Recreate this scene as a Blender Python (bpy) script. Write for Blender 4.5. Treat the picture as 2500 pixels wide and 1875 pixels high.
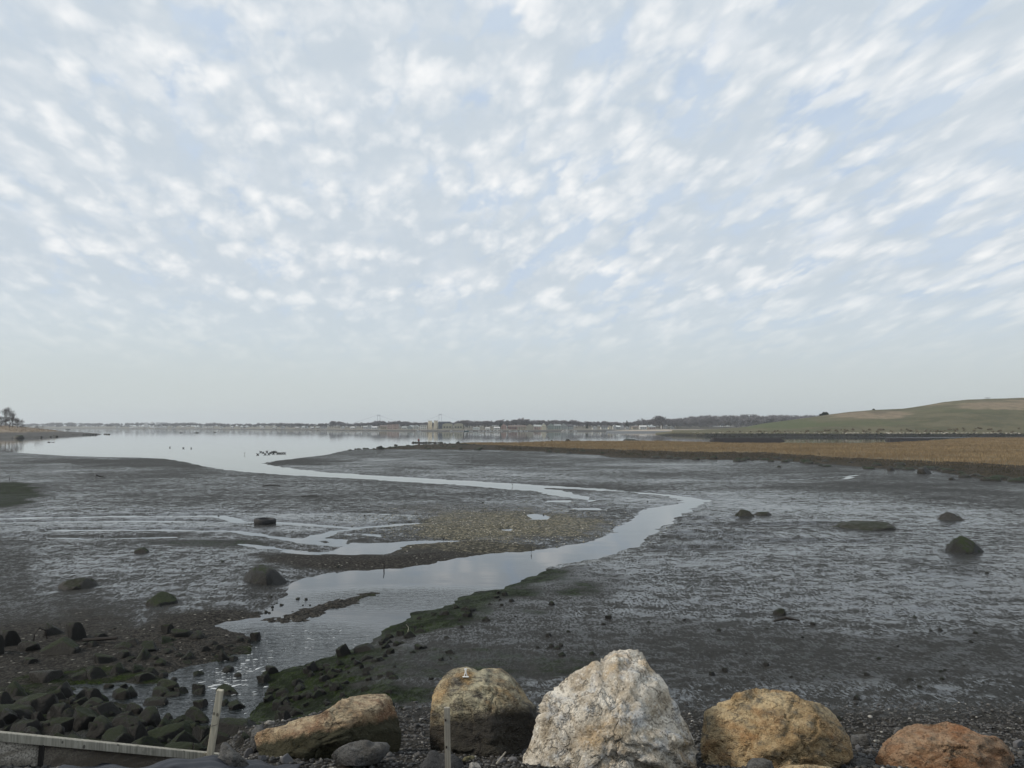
import bpy, bmesh, math, random
import numpy as np
from mathutils import Vector, Matrix
R = math.radians
for o in list(bpy.data.objects): bpy.data.objects.remove(o, do_unlink=True)
S = bpy.context.scene
COL = S.collection
# ------------------------------------------------------------------ camera
FPX, CX, CY, HOR, CAMZ = 2050.0, 1250.0, 937.5, 1043.5, 4.0
PITCH = math.atan((HOR - CY) / FPX)
cam_d = bpy.data.cameras.new('camera'); cam = bpy.data.objects.new('camera', cam_d); COL.objects.link(cam)
cam.location = (0, 0, CAMZ); cam.rotation_euler = (math.pi / 2 + PITCH, 0, 0)
cam_d.sensor_width = 36; cam_d.lens = FPX / 2500 * 36; cam_d.clip_start = 0.1; cam_d.clip_end = 60000
S.camera = cam
S.view_settings.view_transform = 'Standard'; S.view_settings.look = 'None'
S.view_settings.exposure = 0.0; S.view_settings.gamma = 1.0; S.view_settings.use_curve_mapping = False
S.render.engine = 'CYCLES'; S.render.resolution_x = 1024; S.render.resolution_y = 768
S.cycles.max_bounces = 6; S.cycles.volume_bounces = 1
# ------------------------------------------------------------------ node helper
class NT:
    def __init__(s, tree):
        s.t = tree; s.n = tree.nodes; s.l = tree.links; s.n.clear()
    def put(s, sock, v):
        if v is None: return
        if hasattr(v, 'is_output'): s.l.new(v, sock)
        else:
            if isinstance(v, (tuple, list)) and len(v) == 3 and sock.type == 'RGBA': v = tuple(v) + (1,)
            sock.default_value = v
    def node(s, typ, **kw):
        n = s.n.new(typ)
        for k, v in kw.items(): setattr(n, k, v)
        return n
    def m(s, op, a, b=None, c=None, clamp=False):
        n = s.node('ShaderNodeMath', operation=op, use_clamp=clamp)
        s.put(n.inputs[0], a)
        if b is not None: s.put(n.inputs[1], b)
        if c is not None: s.put(n.inputs[2], c)
        return n.outputs[0]
    def vm(s, op, a, b=None, scale=None):
        n = s.node('ShaderNodeVectorMath', operation=op)
        s.put(n.inputs[0], a)
        if b is not None: s.put(n.inputs[1], b)
        if scale is not None: s.put(n.inputs['Scale'], scale)
        return n.outputs[0]
    def noise(s, vec, scale, detail=3.0, rough=0.5, dist=0.0, out=0):
        n = s.node('ShaderNodeTexNoise'); s.put(n.inputs['Vector'], vec)
        n.inputs['Scale'].default_value = scale; n.inputs['Detail'].default_value = detail
        n.inputs['Roughness'].default_value = rough; n.inputs['Distortion'].default_value = dist
        return n.outputs[out]
    def voro(s, vec, scale, feature='F1', out='Distance'):
        n = s.node('ShaderNodeTexVoronoi', feature=feature); s.put(n.inputs['Vector'], vec)
        n.inputs['Scale'].default_value = scale
        return n.outputs[out]
    def step(s, v, lo, hi, a=0.0, b=1.0):
        n = s.node('ShaderNodeMapRange', interpolation_type='SMOOTHSTEP')
        s.put(n.inputs['Value'], v); s.put(n.inputs['From Min'], lo); s.put(n.inputs['From Max'], hi)
        s.put(n.inputs['To Min'], a); s.put(n.inputs['To Max'], b)
        return n.outputs[0]
    def mix(s, f, a, b, blend='MIX'):
        n = s.node('ShaderNodeMix', data_type='RGBA', blend_type=blend)
        s.put(n.inputs['Factor'], f); s.put(n.inputs['A'], a) if False else None
        s.put(n.inputs[6], a); s.put(n.inputs[7], b)
        return n.outputs[2]
    def xyz(s, v):
        n = s.node('ShaderNodeSeparateXYZ'); s.put(n.inputs[0], v); return n.outputs
    def comb(s, x, y, z):
        n = s.node('ShaderNodeCombineXYZ'); s.put(n.inputs[0], x); s.put(n.inputs[1], y); s.put(n.inputs[2], z); return n.outputs[0]
    def coord(s, out='Object'):
        return s.node('ShaderNodeTexCoord').outputs[out]
# ------------------------------------------------------------------ sky
SUN_AZ, SUN_EL = R(-98), R(33)      # azimuth clockwise from +Y: left and a little behind the camera
w = bpy.data.worlds.new('World'); S.world = w; w.use_nodes = True
n = NT(w.node_tree)
sky = n.node('ShaderNodeTexSky', sky_type='NISHITA'); sky.sun_disc = False
sky.sun_elevation = SUN_EL; sky.sun_rotation = SUN_AZ; sky.dust_density = 2.0
d = n.coord('Generated'); dx, dy, dz = n.xyz(d)
zc = n.m('ADD', n.m('MAXIMUM', dz, 0.0), 0.11)
qx = n.m('DIVIDE', n.m('ADD', dx, 0.38), n.m('ADD', zc, 0.22)); qy = n.m('MULTIPLY', n.m('LOGARITHM', zc, math.e), -1.15)
ang = R(12); c_, s_ = math.cos(ang), math.sin(ang)
# the rows of cloud run from far left to near right
ua = n.m('SUBTRACT', n.m('MULTIPLY', qx, c_), n.m('MULTIPLY', qy, s_))
va = n.m('ADD', n.m('MULTIPLY', qx, s_), n.m('MULTIPLY', qy, c_))
UV = n.comb(n.m('MULTIPLY', ua, 2.7), n.m('MULTIPLY', va, 1.75), 0.0)
UV = n.vm('ADD', UV, (3.7, 1.9, 0.0))
cover = n.noise(UV, 0.9, 2.0, 0.5)
left = n.step(dx, -0.65, 0.2, 0.075, 0.0)
warp = n.noise(UV, 6.0, 3.0, 0.6, out=1); NL = 7; vo = n.voro(n.vm('ADD', UV, n.vm('SCALE', warp, scale=0.25)), 6.6, 'F1'); T = None; C = None
for i in range(NL):
    h = 1.0 + 0.002 * i
    v = n.vm('SCALE', UV, scale=h); v = n.vm('ADD', v, (0, 0, 0.045 * i))
    nz = n.noise(v, 3.6, 8.0, 0.57)
    nz = n.m('MULTIPLY_ADD', n.m('SUBTRACT', 0.45, vo), 0.30, nz)
    v2 = n.vm('ADD', v, (-0.03, 0.07, 0.03))
    nz2 = n.noise(v2, 3.6, 3.0, 0.5)
    th = 0.335 + 0.012 * abs(i - 1.0)
    th = n.m('SUBTRACT', th, n.m('MULTIPLY_ADD', cover, 0.12, -0.06)); th = n.m('SUBTRACT', th, left)
    dens = n.step(n.m('SUBTRACT', nz, th), 0.0, 0.17)
    a = n.m('MULTIPLY', dens, 0.44)
    lit = n.m('MULTIPLY_ADD', n.m('SUBTRACT', nz, nz2), 4.0, 0.12 + 0.085 * i, clamp=True)
    col = n.mix(lit, (5.9, 6.65, 7.35), (9.6, 9.7, 9.75))
    if T is None:
        T = n.m('SUBTRACT', 1.0, a); C = n.vm('SCALE', col, scale=a)
    else:
        C = n.vm('ADD', C, n.vm('SCALE', col, scale=n.m('MULTIPLY', T, a)))
        T = n.m('MULTIPLY', T, n.m('SUBTRACT', 1.0, a))
blue = n.mix(0.85, sky.outputs[0], (5.0, 6.3, 8.3))
veil = n.step(n.noise(UV, 2.2, 5.0, 0.55), 0.3, 0.62, 0.35, 0.85)
blue = n.mix(veil, blue, (6.2, 7.1, 8.1))
full = n.vm('ADD', C, n.vm('SCALE', blue, scale=T))
hz = n.mix(n.step(dz, 0.0, 0.16), (5.85, 6.3, 6.1), (6.3, 7.2, 7.8))
hz = n.mix(n.step(dx, -0.7, 0.3, 0.14, 0.0), hz, (7.0, 7.9, 7.5))
f = n.step(dz, 0.04, 0.19, 1.0, 0.0)
fin = n.mix(f, full, hz)
bg = n.node('ShaderNodeBackground'); n.put(bg.inputs[0], fin); bg.inputs[1].default_value = 0.1
out = n.node('ShaderNodeOutputWorld'); n.l.new(bg.outputs[0], out.inputs[0])
w.cycles.sampling_method = 'MANUAL'; w.cycles.sample_map_resolution = 512
# ------------------------------------------------------------------ sun (veiled by cloud)
sd = bpy.data.lights.new('sun', 'SUN'); sd.energy = 2.7; sd.angle = R(10); sd.color = (1.0, 0.90, 0.76)
so = bpy.data.objects.new('sun', sd); COL.objects.link(so)
sv = Vector((math.sin(SUN_AZ) * math.cos(SUN_EL), math.cos(SUN_AZ) * math.cos(SUN_EL), math.sin(SUN_EL)))
so.rotation_euler = sv.to_track_quat('Z', 'Y').to_euler(); so.location = (-30, -20, 60)
# ------------------------------------------------------------------ numpy noise
def _h(ix, iy, iz, seed):
    M = np.uint32
    h = (ix.astype(np.int64) * 374761393 + iy.astype(np.int64) * 668265263 + iz.astype(np.int64) * 2147483647 + seed * 974634777) & 0xFFFFFFFF
    h = ((h ^ (h >> 13)) * 1274126177) & 0xFFFFFFFF
    h = (h ^ (h >> 16)) * 2246822519 & 0xFFFFFFFF
    return ((h >> 8) & 0xFFFF) / 65535.0
def vnoise(p, seed=0):
    i = np.floor(p).astype(np.int64); f = p - i; u = f * f * (3 - 2 * f)
    x, y, z = i[:, 0], i[:, 1], i[:, 2]; r = 0
    for a in (0, 1):
        for b in (0, 1):
            for c in (0, 1):
                wgt = (u[:, 0] if a else 1 - u[:, 0]) * (u[:, 1] if b else 1 - u[:, 1]) * (u[:, 2] if c else 1 - u[:, 2])
                r = r + wgt * _h(x + a, y + b, z + c, seed)
    return r
def fbm(p, octv=4, seed=0, rough=0.5):
    s = 0; a = 1.0; t = 0
    for k in range(octv):
        s = s + a * (vnoise(p * (2 ** k) + 17.3 * k, seed + k) * 2 - 1); t += a; a *= rough
    return s / t
def n2(x, y, sc, octv=3, seed=0, rough=0.5):
    x = np.asarray(x, float).ravel(); y = np.asarray(y, float).ravel()
    return fbm(np.stack([x * sc, y * sc, np.full_like(x, 0.37)], 1), octv, seed, rough)
def smst(x, a, b):
    t = np.clip((x - a) / (b - a), 0, 1); return t * t * (3 - 2 * t)
# ------------------------------------------------------------------ picture point -> place
FW = np.array([0, math.cos(PITCH), math.sin(PITCH)]); UP = np.array([0, -math.sin(PITCH), math.cos(PITCH)])
def ray(px, py):
    d = FW + np.array([1.0, 0, 0]) * ((px - CX) / FPX) + UP * ((CY - py) / FPX); return d
def at(px, py, z=0.0):
    d = ray(px, py); t = (z - CAMZ) / d[2]; return np.array([d[0] * t, d[1] * t, z])
def atY(px, py, Y):
    d = ray(px, py); t = Y / d[1]; return np.array([d[0] * t, Y, CAMZ + d[2] * t])
def proj(x, y, z):
    dx, dy, dz = x, y, z - CAMZ
    f = dy * FW[1] + dz * FW[2]; u = dy * UP[1] + dz * UP[2]
    f = np.maximum(f, 1e-3); return CX + FPX * dx / f, CY - FPX * u / f
def poly(pts, z=0.0): return np.array([at(a, b, z)[:2] for a, b in pts])
def sdpoly(x, y, P):
    """signed distance, negative inside"""
    N = len(P); A = P; B = np.roll(P, -1, 0)
    out = np.empty(x.size); CH = 200000
    for s in range(0, x.size, CH):
        X = x[s:s + CH]; Y = y[s:s + CH]; d2 = np.full(X.size, 1e18); ins = np.zeros(X.size, bool)
        for k in range(N):
            ax, ay = A[k]; ex, ey = B[k] - A[k]; L = ex * ex + ey * ey + 1e-12
            t = np.clip(((X - ax) * ex + (Y - ay) * ey) / L, 0, 1)
            d2 = np.minimum(d2, (X - ax - t * ex) ** 2 + (Y - ay - t * ey) ** 2)
            by = ay + ey
            c = ((ay > Y) != (by > Y))
            if ey != 0: ins ^= c & (X < ex * (Y - ay) / ey + ax)
        out[s:s + CH] = np.sqrt(d2) * np.where(ins, -1, 1)
    return out
def dline(x, y, P):
    d2 = np.full(x.size, 1e18)
    for k in range(len(P) - 1):
        ax, ay = P[k]; ex, ey = P[k + 1] - P[k]; L = ex * ex + ey * ey + 1e-12
        t = np.clip(((x - ax) * ex + (y - ay) * ey) / L, 0, 1)
        d2 = np.minimum(d2, (x - ax - t * ex) ** 2 + (y - ay - t * ey) ** 2)
    return np.sqrt(d2)
# ------------------------------------------------------------------ mesh helpers
def npmesh(name, V, F, mat=None, smooth=False, attr=None, tint=None):
    V = np.asarray(V, np.float32); F = np.asarray(F, np.int32); k = F.shape[1]
    me = bpy.data.meshes.new(name)
    me.vertices.add(len(V)); me.vertices.foreach_set('co', V.ravel())
    me.loops.add(F.size); me.loops.foreach_set('vertex_index', F.ravel())
    me.polygons.add(len(F)); me.polygons.foreach_set('loop_start', np.arange(len(F), dtype=np.int32) * k)
    me.polygons.foreach_set('loop_total', np.full(len(F), k, np.int32))
    if smooth: me.polygons.foreach_set('use_smooth', np.ones(len(F), bool))
    me.update(calc_edges=True)
    if attr is not None:
        a = me.attributes.new('zone', 'FLOAT_COLOR', 'POINT'); a.data.foreach_set('color', np.asarray(attr, np.float32).ravel())
    if tint is not None:
        a = me.attributes.new('tint', 'FLOAT', 'POINT'); a.data.foreach_set('value', np.asarray(tint, np.float32).ravel())
    if mat: me.materials.append(mat)
    return me
class MB:
    def __init__(s): s.v = []; s.f = []
    def add(s, vs, fs):
        o = len(s.v); s.v += [tuple(map(float, p)) for p in vs]; s.f += [tuple(i + o for i in f) for f in fs]; return s
    def box(s, c, size, rz=0.0, taper=1.0):
        x, y, z = [q / 2 for q in size]; ca, sa = math.cos(rz), math.sin(rz); vs = []
        for dz in (-z, z):
            k = taper if dz > 0 else 1.0
            for a, b in ((-x, -y), (x, -y), (x, y), (-x, y)):
                a *= k; b *= k; vs.append((c[0] + a * ca - b * sa, c[1] + a * sa + b * ca, c[2] + dz))
        return s.add(vs, [(3, 2, 1, 0), (4, 5, 6, 7), (0, 1, 5, 4), (1, 2, 6, 5), (2, 3, 7, 6), (3, 0, 4, 7)])
    def beam(s, a, b, wx, wy, up=(0, 0, 1)):
        a = Vector(a); b = Vector(b); d = (b - a).normalized(); u = Vector(up)
        if abs(d.dot(u)) > .95: u = Vector((0, 1, 0))
        r = d.cross(u).normalized(); u = r.cross(d).normalized(); vs = []
        for p in (a, b):
            for i, j in ((-1, -1), (1, -1), (1, 1), (-1, 1)): vs.append(p + r * (i * wx / 2) + u * (j * wy / 2))
        return s.add(vs, [(3, 2, 1, 0), (4, 5, 6, 7), (0, 1, 5, 4), (1, 2, 6, 5), (2, 3, 7, 6), (3, 0, 4, 7)])
    def tube(s, pts, rad, sides=6):
        pts = [Vector(p) for p in pts]; n0 = len(s.v); vs = []; fs = []; m = len(pts)
        rad = rad if isinstance(rad, (list, tuple)) else [rad] * m
        for i, p in enumerate(pts):
            d = (pts[min(i + 1, m - 1)] - pts[max(i - 1, 0)]).normalized()
            u = Vector((0, 0, 1)) if abs(d.z) < .9 else Vector((1, 0, 0)); r = d.cross(u).normalized(); u = r.cross(d)
            for k in range(sides):
                t = 2 * math.pi * k / sides; vs.append(p + (r * math.cos(t) + u * math.sin(t)) * rad[i])
        for i in range(m - 1):
            for k in range(sides):
                a = i * sides + k; b = i * sides + (k + 1) % sides; fs.append((a, b, b + sides, a + sides))
        fs.append(tuple(range(sides - 1, -1, -1))); fs.append(tuple((m - 1) * sides + k for k in range(sides)))
        return s.add(vs, fs)
    def ball(s, c, r, sub=1, rnd=None, squash=(1, 1, 1)):
        bm = bmesh.new(); bmesh.ops.create_icosphere(bm, subdivisions=sub, radius=1.0)
        vs = [(c[0] + v.co.x * r * squash[0], c[1] + v.co.y * r * squash[1], c[2] + v.co.z * r * squash[2]) for v in bm.verts]
        fs = [tuple(v.index for v in f.verts) for f in bm.faces]; bm.free(); return s.add(vs, fs)
    def mesh(s, name, mat=None, smooth=False):
        me = bpy.data.meshes.new(name); me.from_pydata(s.v, [], s.f)
        if smooth:
            for p in me.polygons: p.use_smooth = True
        me.update()
        if mat: me.materials.append(mat)
        return me
    def build(s, name, mat=None, parent=None, smooth=False): return link(name, s.mesh(name, mat, smooth), parent)
def link(name, me, parent=None, loc=None):
    o = bpy.data.objects.new(name, me); COL.objects.link(o)
    if parent is not None: o.parent = parent
    if loc is not None: o.location = loc
    return o
def tag(o, label=None, cat=None, group=None, kind=None):
    if label: o['label'] = label
    if cat: o['category'] = cat
    if group: o['group'] = group
    if kind: o['kind'] = kind
    return o
def empty(name, loc, label, cat, group=None, rz=0.0):
    o = bpy.data.objects.new(name, None); COL.objects.link(o); o.location = loc; o.rotation_euler = (0, 0, rz)
    o.empty_display_size = 0.2; return tag(o, label, cat, group)
def dup(o, parent=None):
    c = o.copy(); COL.objects.link(c); c.parent = parent
    for ch in [k for k in bpy.data.objects if k.parent == o]: dup(ch, c)
    return c
# ------------------------------------------------------------------ materials
def material(name, fn):
    m = bpy.data.materials.new(name); m.use_nodes = True; t = NT(m.node_tree)
    b = t.node('ShaderNodeBsdfPrincipled'); o = t.node('ShaderNodeOutputMaterial'); t.l.new(b.outputs[0], o.inputs[0]); fn(t, b); return m
def bump(t, b, h, dist, strength=1.0):
    k = t.node('ShaderNodeBump'); k.inputs['Strength'].default_value = strength
    t.put(k.inputs['Distance'], dist); t.put(k.inputs['Height'], h); t.l.new(k.outputs[0], b.inputs['Normal'])
def plain(name, col, rough=0.8, var=0.15, sc=3.0, spec=0.3):
    def f(t, b):
        nz = t.noise(t.coord('Object'), sc, 4.0, 0.6)
        t.put(b.inputs['Base Color'], t.mix(nz, tuple(c * (1 - var) for c in col), tuple(min(1, c * (1 + var)) for c in col)))
        b.inputs['Roughness'].default_value = rough; b.inputs['Specular IOR Level'].default_value = spec
    return material(name, f)
# ------------------------------------------------------------------ shore lines (picture points laid on the water level, z = 0)
W_L = [(-900, 1094), (-300, 1100), (0, 1101), (45, 1106), (158, 1113), (249, 1116), (328, 1117), (396, 1120), (441, 1127), (500, 1140), (529, 1146), (590, 1152), (692, 1160), (800, 1166), (900, 1171), (972, 1176), (1100, 1184), (1169, 1189), (1230, 1195), (1294, 1199), (1340, 1209), (1400, 1218), (1436, 1226), (1459, 1223), (1450, 1214), (1419, 1206), (1380, 1197), (1345, 1192), (1444, 1197), (1530, 1202), (1616, 1211), (1652, 1218), (1659, 1221), (1641, 1230), (1573, 1240), (1556, 1247), (1530, 1268), (1504, 1283), (1470, 1307), (1446, 1318), (1401, 1327), (1358, 1334), (1302, 1343), (1229, 1347), (1165, 1354), (1092, 1362), (1058, 1373), (972, 1384), (900, 1390), (860, 1392), (793, 1397), (712, 1416), (692, 1433), (683, 1454), (655, 1474), (639, 1490), (630, 1506), (590, 1510), (541, 1517), (519, 1528), (540, 1538), (579, 1547), (601, 1570), (617, 1579), (608, 1595), (570, 1598), (538, 1611), (475, 1622), (427, 1634), (396, 1650), (400, 1664), (330, 1670), (300, 1664), (200, 1666), (146, 1672), (160, 1690), (250, 1712), (330, 1730), (400, 1760), (480, 1775), (560, 1768)]
W_R = [(620, 1750), (638, 1722), (657, 1693), (676, 1677), (666, 1665), (670, 1649), (704, 1636), (739, 1630), (777, 1614), (818, 1602), (863, 1583), (904, 1573), (932, 1557), (948, 1538), (996, 1516), (1021, 1497), (1075, 1489), (1119, 1472), (1138, 1459), (1170, 1450), (1230, 1438), (1285, 1416), (1307, 1406), (1345, 1391), (1380, 1378), (1466, 1367), (1530, 1345), (1586, 1328), (1599, 1309), (1616, 1294), (1642, 1281), (1672, 1262), (1706, 1240), (1738, 1222), (1711, 1215), (1659, 1209), (1573, 1202), (1444, 1191), (1272, 1181), (1079, 1169), (900, 1159), (793, 1152), (692, 1140), (647, 1131), (681, 1125), (745, 1117), (800, 1111), (828, 1104), (853, 1099), (914, 1096), (971, 1091), (1018, 1088), (1066, 1086), (1107, 1085), (1132, 1083), (1161, 1082), (1245, 1084), (1340, 1080.6), (1500, 1079.6), (1613, 1079.6), (1739, 1082.4), (1800, 1085.2), (2085, 1086.4), (2164, 1084), (2220, 1080.4), (2300, 1075.6), (2350, 1070), (2200, 1068.3), (2085, 1067.4), (1800, 1066), (1690, 1064)]
WP = np.vstack([poly(W_L), poly(W_R), [[400, 9000], [-9000, 9000], [-9000, 300]]])
BAR = poly([(641, 1519), (679, 1500), (727, 1488), (790, 1475), (822, 1465), (869, 1453), (923, 1449), (904, 1459), (885, 1470), (847, 1478), (806, 1491), (790, 1502), (752, 1516), (711, 1524), (679, 1526)])
POOLS = [poly(p) for p in ([(790, 1351), (843, 1354), (942, 1354), (980, 1341), (993, 1330), (1058, 1326), (1126, 1321), (1075, 1319), (1006, 1320), (963, 1324), (903, 1326), (860, 1325), (842, 1334)],
    [(1285, 1256), (1310, 1254), (1345, 1263), (1337, 1269), (1300, 1269)], [(1215, 1293), (1250, 1291), (1245, 1297)], [(885, 1303), (935, 1306), (930, 1311), (900, 1309)], [(826, 1306), (860, 1303), (858, 1308)], [(1400, 1240), (1465, 1240), (1470, 1246), (1410, 1245)], [(1340, 1222), (1395, 1221), (1390, 1227), (1330, 1226)])]
RILLS = [([(-200, 1267), (0, 1266), (244, 1262), (407, 1260), (529, 1260), (590, 1274), (692, 1277), (773, 1283), (873, 1290), (950, 1283), (1032, 1277)], .30),
    ([(-200, 1279), (0, 1277), (244, 1273), (488, 1274), (590, 1276)], .22), ([(134, 1295), (407, 1295), (570, 1297), (651, 1309), (773, 1327), (826, 1332), (814, 1319), (761, 1317), (814, 1299), (873, 1291)], .24),
    ([(561, 1325), (692, 1342), (800, 1350)], .14), ([(342, 1250), (570, 1252), (900, 1254), (1058, 1260)], .12), 
    ([(0, 1310), (200, 1316), (420, 1312)], .10), ([(2010, 1166), (2075, 1163), (2090, 1160)], .25), ([(2060, 1170), (2080, 1165)], .2), ([(2080, 1326), (2125, 1327)], .1), ([(840, 1350), (800, 1352), (700, 1346)], .2), ([(1750, 1170), (1900, 1172), (2010, 1168)], .15)]
RILLS = [(poly(p), w_) for p, w_ in RILLS]
CREASE = [poly(p) for p in ([(1660, 1284), (1750, 1282), (1820, 1285), (1930, 1281), (2040, 1280)], [(1640, 1304), (1720, 1301), (1790, 1307), (1870, 1306)], [(1620, 1314), (1700, 1318), (1780, 1325), (1850, 1326), (1930, 1322), (2010, 1322)], [(1590, 1344), (1700, 1340), (1800, 1343)], [(1660, 1266), (1760, 1268), (1830, 1266)])]
M1 = poly([(900, 1099), (960, 1097), (1082, 1098), (1204, 1099), (1265, 1102), (1326, 1103), (1375, 1107), (1472, 1112), (1500, 1118), (1650, 1122), (1800, 1124), (1895, 1125), (2021, 1134), (2164, 1146), (2275, 1148), (2340, 1160), (2417, 1172), (2500, 1178), (3300, 1200), (3300, 1066), (2500, 1066), (2350, 1069.5), (2300, 1074.5), (2164, 1083), (2085, 1085.5), (1800, 1084.5), (1613, 1078.8), (1340, 1079.8), (1245, 1083), (1161, 1081), (1066, 1085), (971, 1090)])
M2 = poly([(1090, 1087), (1180, 1091), (1250, 1094), (1330, 1098), (1430, 1102), (1500, 1105), (1613, 1109), (1850, 1113), (1950, 1120), (2021, 1126), (2164, 1132), (2275, 1138), (2400, 1145), (2500, 1150), (3300, 1175), (3300, 1069), (2500, 1072), (2360, 1072), (2250, 1080.5), (2164, 1085), (2085, 1087.4), (1800, 1086.2), (1613, 1080.4), (1340, 1081.4), (1245, 1085), (1161, 1085)])
RR = [1, 4.5, 5.5, 6.3, 7.6, 10.5, 13.5, 17, 22, 30, 60, 500]
PR = [1.95, 1.75, 1.62, 1.5, 1.2, .62, .34, .2, .12, .07, .05, .05]
PL = [2.2, 2.08, 1.80, 1.50, .85, .22, .03, .07, .08, .06, .045, .045]
def height(x, y):
    x = np.asarray(x, float).ravel(); y = np.asarray(y, float).ravel()
    r = y + 0.15 * n2(x, y, 1.2, 2, 5)
    t = x / np.maximum(y, .5)
    P = np.where(1, np.interp(r, RR, PR), 0) * (smst(t, -.37, -.27)) + np.interp(r, RR, PL) * (1 - smst(t, -.37, -.27))
    sw = sdpoly(x, y, WP)
    sb = sdpoly(x, y, BAR)
    edge = 0.26 * n2(x, y, 1.3, 4, 9, .62) * np.clip(y / 20, .5, 3.5) + 0.07 * n2(x, y, 8, 3, 3, .6)
    land = sw + edge * smst(y, 8, 14)
    k = np.interp(y, [10, 16, 30, 60, 200], [.30, .16, .07, .05, .05])
    h = np.minimum(P, .012 + k * np.maximum(land, -4))
    h = np.where(land < 0, np.maximum(.02 + k * land * 1.5, -.35), h)
    bar = np.minimum(.10, .012 - .16 * (sb + .12 + .55 * n2(x, y, 2.2, 4, 4, .65)))
    h = np.where(sb < .5, np.maximum(h, bar), h)
    inb = (land > 0)
    amp = np.interp(y, [6, 9, 12, 16, 30, 80, 300], [.02, .05, .045, .02, .010, .006, .004])
    grit = n2(x, y, 5.0, 3, 21) * amp + n2(x, y, 0.7, 3, 33) * amp * .9
    h = h + np.where(inb | (sb < 0), grit * smst(np.maximum(land, -sb), 0, .5), 0)
    near = (y > 12) & (y < 110)
    for Pq, wd in RILLS:
        c = Pq.mean(0); dd = np.abs(y - c[1]) < 25
        q = np.where(near & dd)[0]
        if len(q):
            dl = dline(x[q], y[q], Pq) + .42 * n2(x[q], y[q], .8, 4, 8, .65) + .05 * n2(x[q], y[q], 9, 2, 6)
            h[q] = np.minimum(h[q], -.006 + .16 * np.maximum(dl - wd, -.02))
    for Pq in CREASE:
        c = Pq.mean(0); q = np.where(near & (np.abs(y - c[1]) < 6))[0]
        if len(q): h[q] = h[q] + .075 * np.exp(-((dline(x[q], y[q], Pq) + .10 * n2(x[q], y[q], .7, 3, 8)) / .16) ** 2)
    for Pq in POOLS:
        c = Pq.mean(0); q = np.where(near & (np.abs(y - c[1]) < 10) & (np.abs(x - c[0]) < 12))[0]
        if len(q):
            dl = sdpoly(x[q], y[q], Pq) + .25 * n2(x[q], y[q], 1.6, 3, 8) + .08 * n2(x[q], y[q], 7, 2, 6)
            h[q] = np.minimum(h[q], .10 * np.maximum(dl, -.3))
    q = np.where(y > 30)[0]
    if len(q):
        X, Y = x[q], y[q]
        e = 1.6 * n2(X, Y, .12, 4, 40, .6) + .7 * n2(X, Y, .6, 3, 44)
        s1 = -(sdpoly(X, Y, M1) + e); s2 = -(sdpoly(X, Y, M2) + e * .6)
        cl = np.abs(n2(X, Y, .35, 4, 50, .6))
        lift = smst(s1, 0, 1.2) * (.10 + .34 * cl) + smst(s2, 0, 2.0) * .22
        h[q] = h[q] + np.where(sw[q] > -1.2, lift, lift * smst(sw[q], -3, -1.2))
    return h
# ------------------------------------------------------------------ the mud sheet
NC, NR = 1300, 900
tx = (np.linspace(-720, 3220, NC) - CX) / FPX
ry = np.geomspace(1.2, 430, NR)
Yg, Tg = np.meshgrid(ry, tx, indexing='ij'); Xg = (Tg * Yg).ravel(); Yg = Yg.ravel()
Zg = height(Xg, Yg)
ZG2 = Zg.reshape(NR, NC)
def hgrid(x, y):
    fi = np.clip(np.log(np.maximum(y, 1.2) / 1.2) / math.log(430 / 1.2) * (NR - 1), 0, NR - 1.001); fj = np.clip((x / y - tx[0]) / (tx[-1] - tx[0]) * (NC - 1), 0, NC - 1.001)
    i = fi.astype(int); j = fj.astype(int); a = fi - i; b = fj - j
    return ZG2[i, j] * (1 - a) * (1 - b) + ZG2[i + 1, j] * a * (1 - b) + ZG2[i, j + 1] * (1 - a) * b + ZG2[i + 1, j + 1] * a * b
def ground_hit(px, py):
    d = ray(px, py); ys = np.concatenate([np.linspace(4.5, 30, 160), np.geomspace(30.2, 420, 150)]); xs = d[0] / d[1] * ys; zs = CAMZ + d[2] / d[1] * ys
    hh = np.maximum(hgrid(xs, ys), 0.0); k = np.argmax(zs <= hh)
    if k == 0: k = len(ys) - 1
    a = (zs[k - 1] - hh[k - 1]); b = (hh[k] - zs[k]); f = a / (a + b + 1e-9)
    y = ys[k - 1] + (ys[k] - ys[k - 1]) * f; return np.array([d[0] / d[1] * y, y, hh[k - 1] + (hh[k] - hh[k - 1]) * f])
def blob(px, py, rx, ry_, soft=.5, seed=0, sc=.02):
    u, v = proj(Xg, Yg, np.zeros_like(Xg))
    q = ((u - px) / rx) ** 2 + ((v - py) / ry_) ** 2
    return smst(1.35 - np.sqrt(q) + .35 * NZ, 0, soft)
NZ = n2(Xg, Yg, .45, 4, 70) * 2
swg = sdpoly(Xg, Yg, WP); sbg = sdpoly(Xg, Yg, BAR)
shell = np.maximum.reduce([blob(1220, 1285, 240, 34), blob(1130, 1340, 170, 14) * .6, blob(1090, 1250, 150, 16) * .4])
gravel = np.maximum.reduce([blob(900, 1372, 260, 20), blob(520, 1560, 170, 60), blob(200, 1640, 260, 110) * .8, smst(sbg, .5, -.1), smst(Yg, 10.6, 8.4), blob(1100, 1345, 200, 18) * .7])
s_str = (Yg < 24) & (Yg > 9)
BK = poly([(1300, 1405), (1225, 1440), (1130, 1470), (1030, 1495), (960, 1545), (880, 1590), (790, 1625), (710, 1650), (680, 1690), (640, 1750), (600, 1800)])
qn = np.where(s_str)[0]; bank = np.zeros_like(Xg); bank[qn] = smst(dline(Xg[qn], Yg[qn], BK) + 1.3 * NZ[qn], 3.4, .5) * .92
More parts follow.
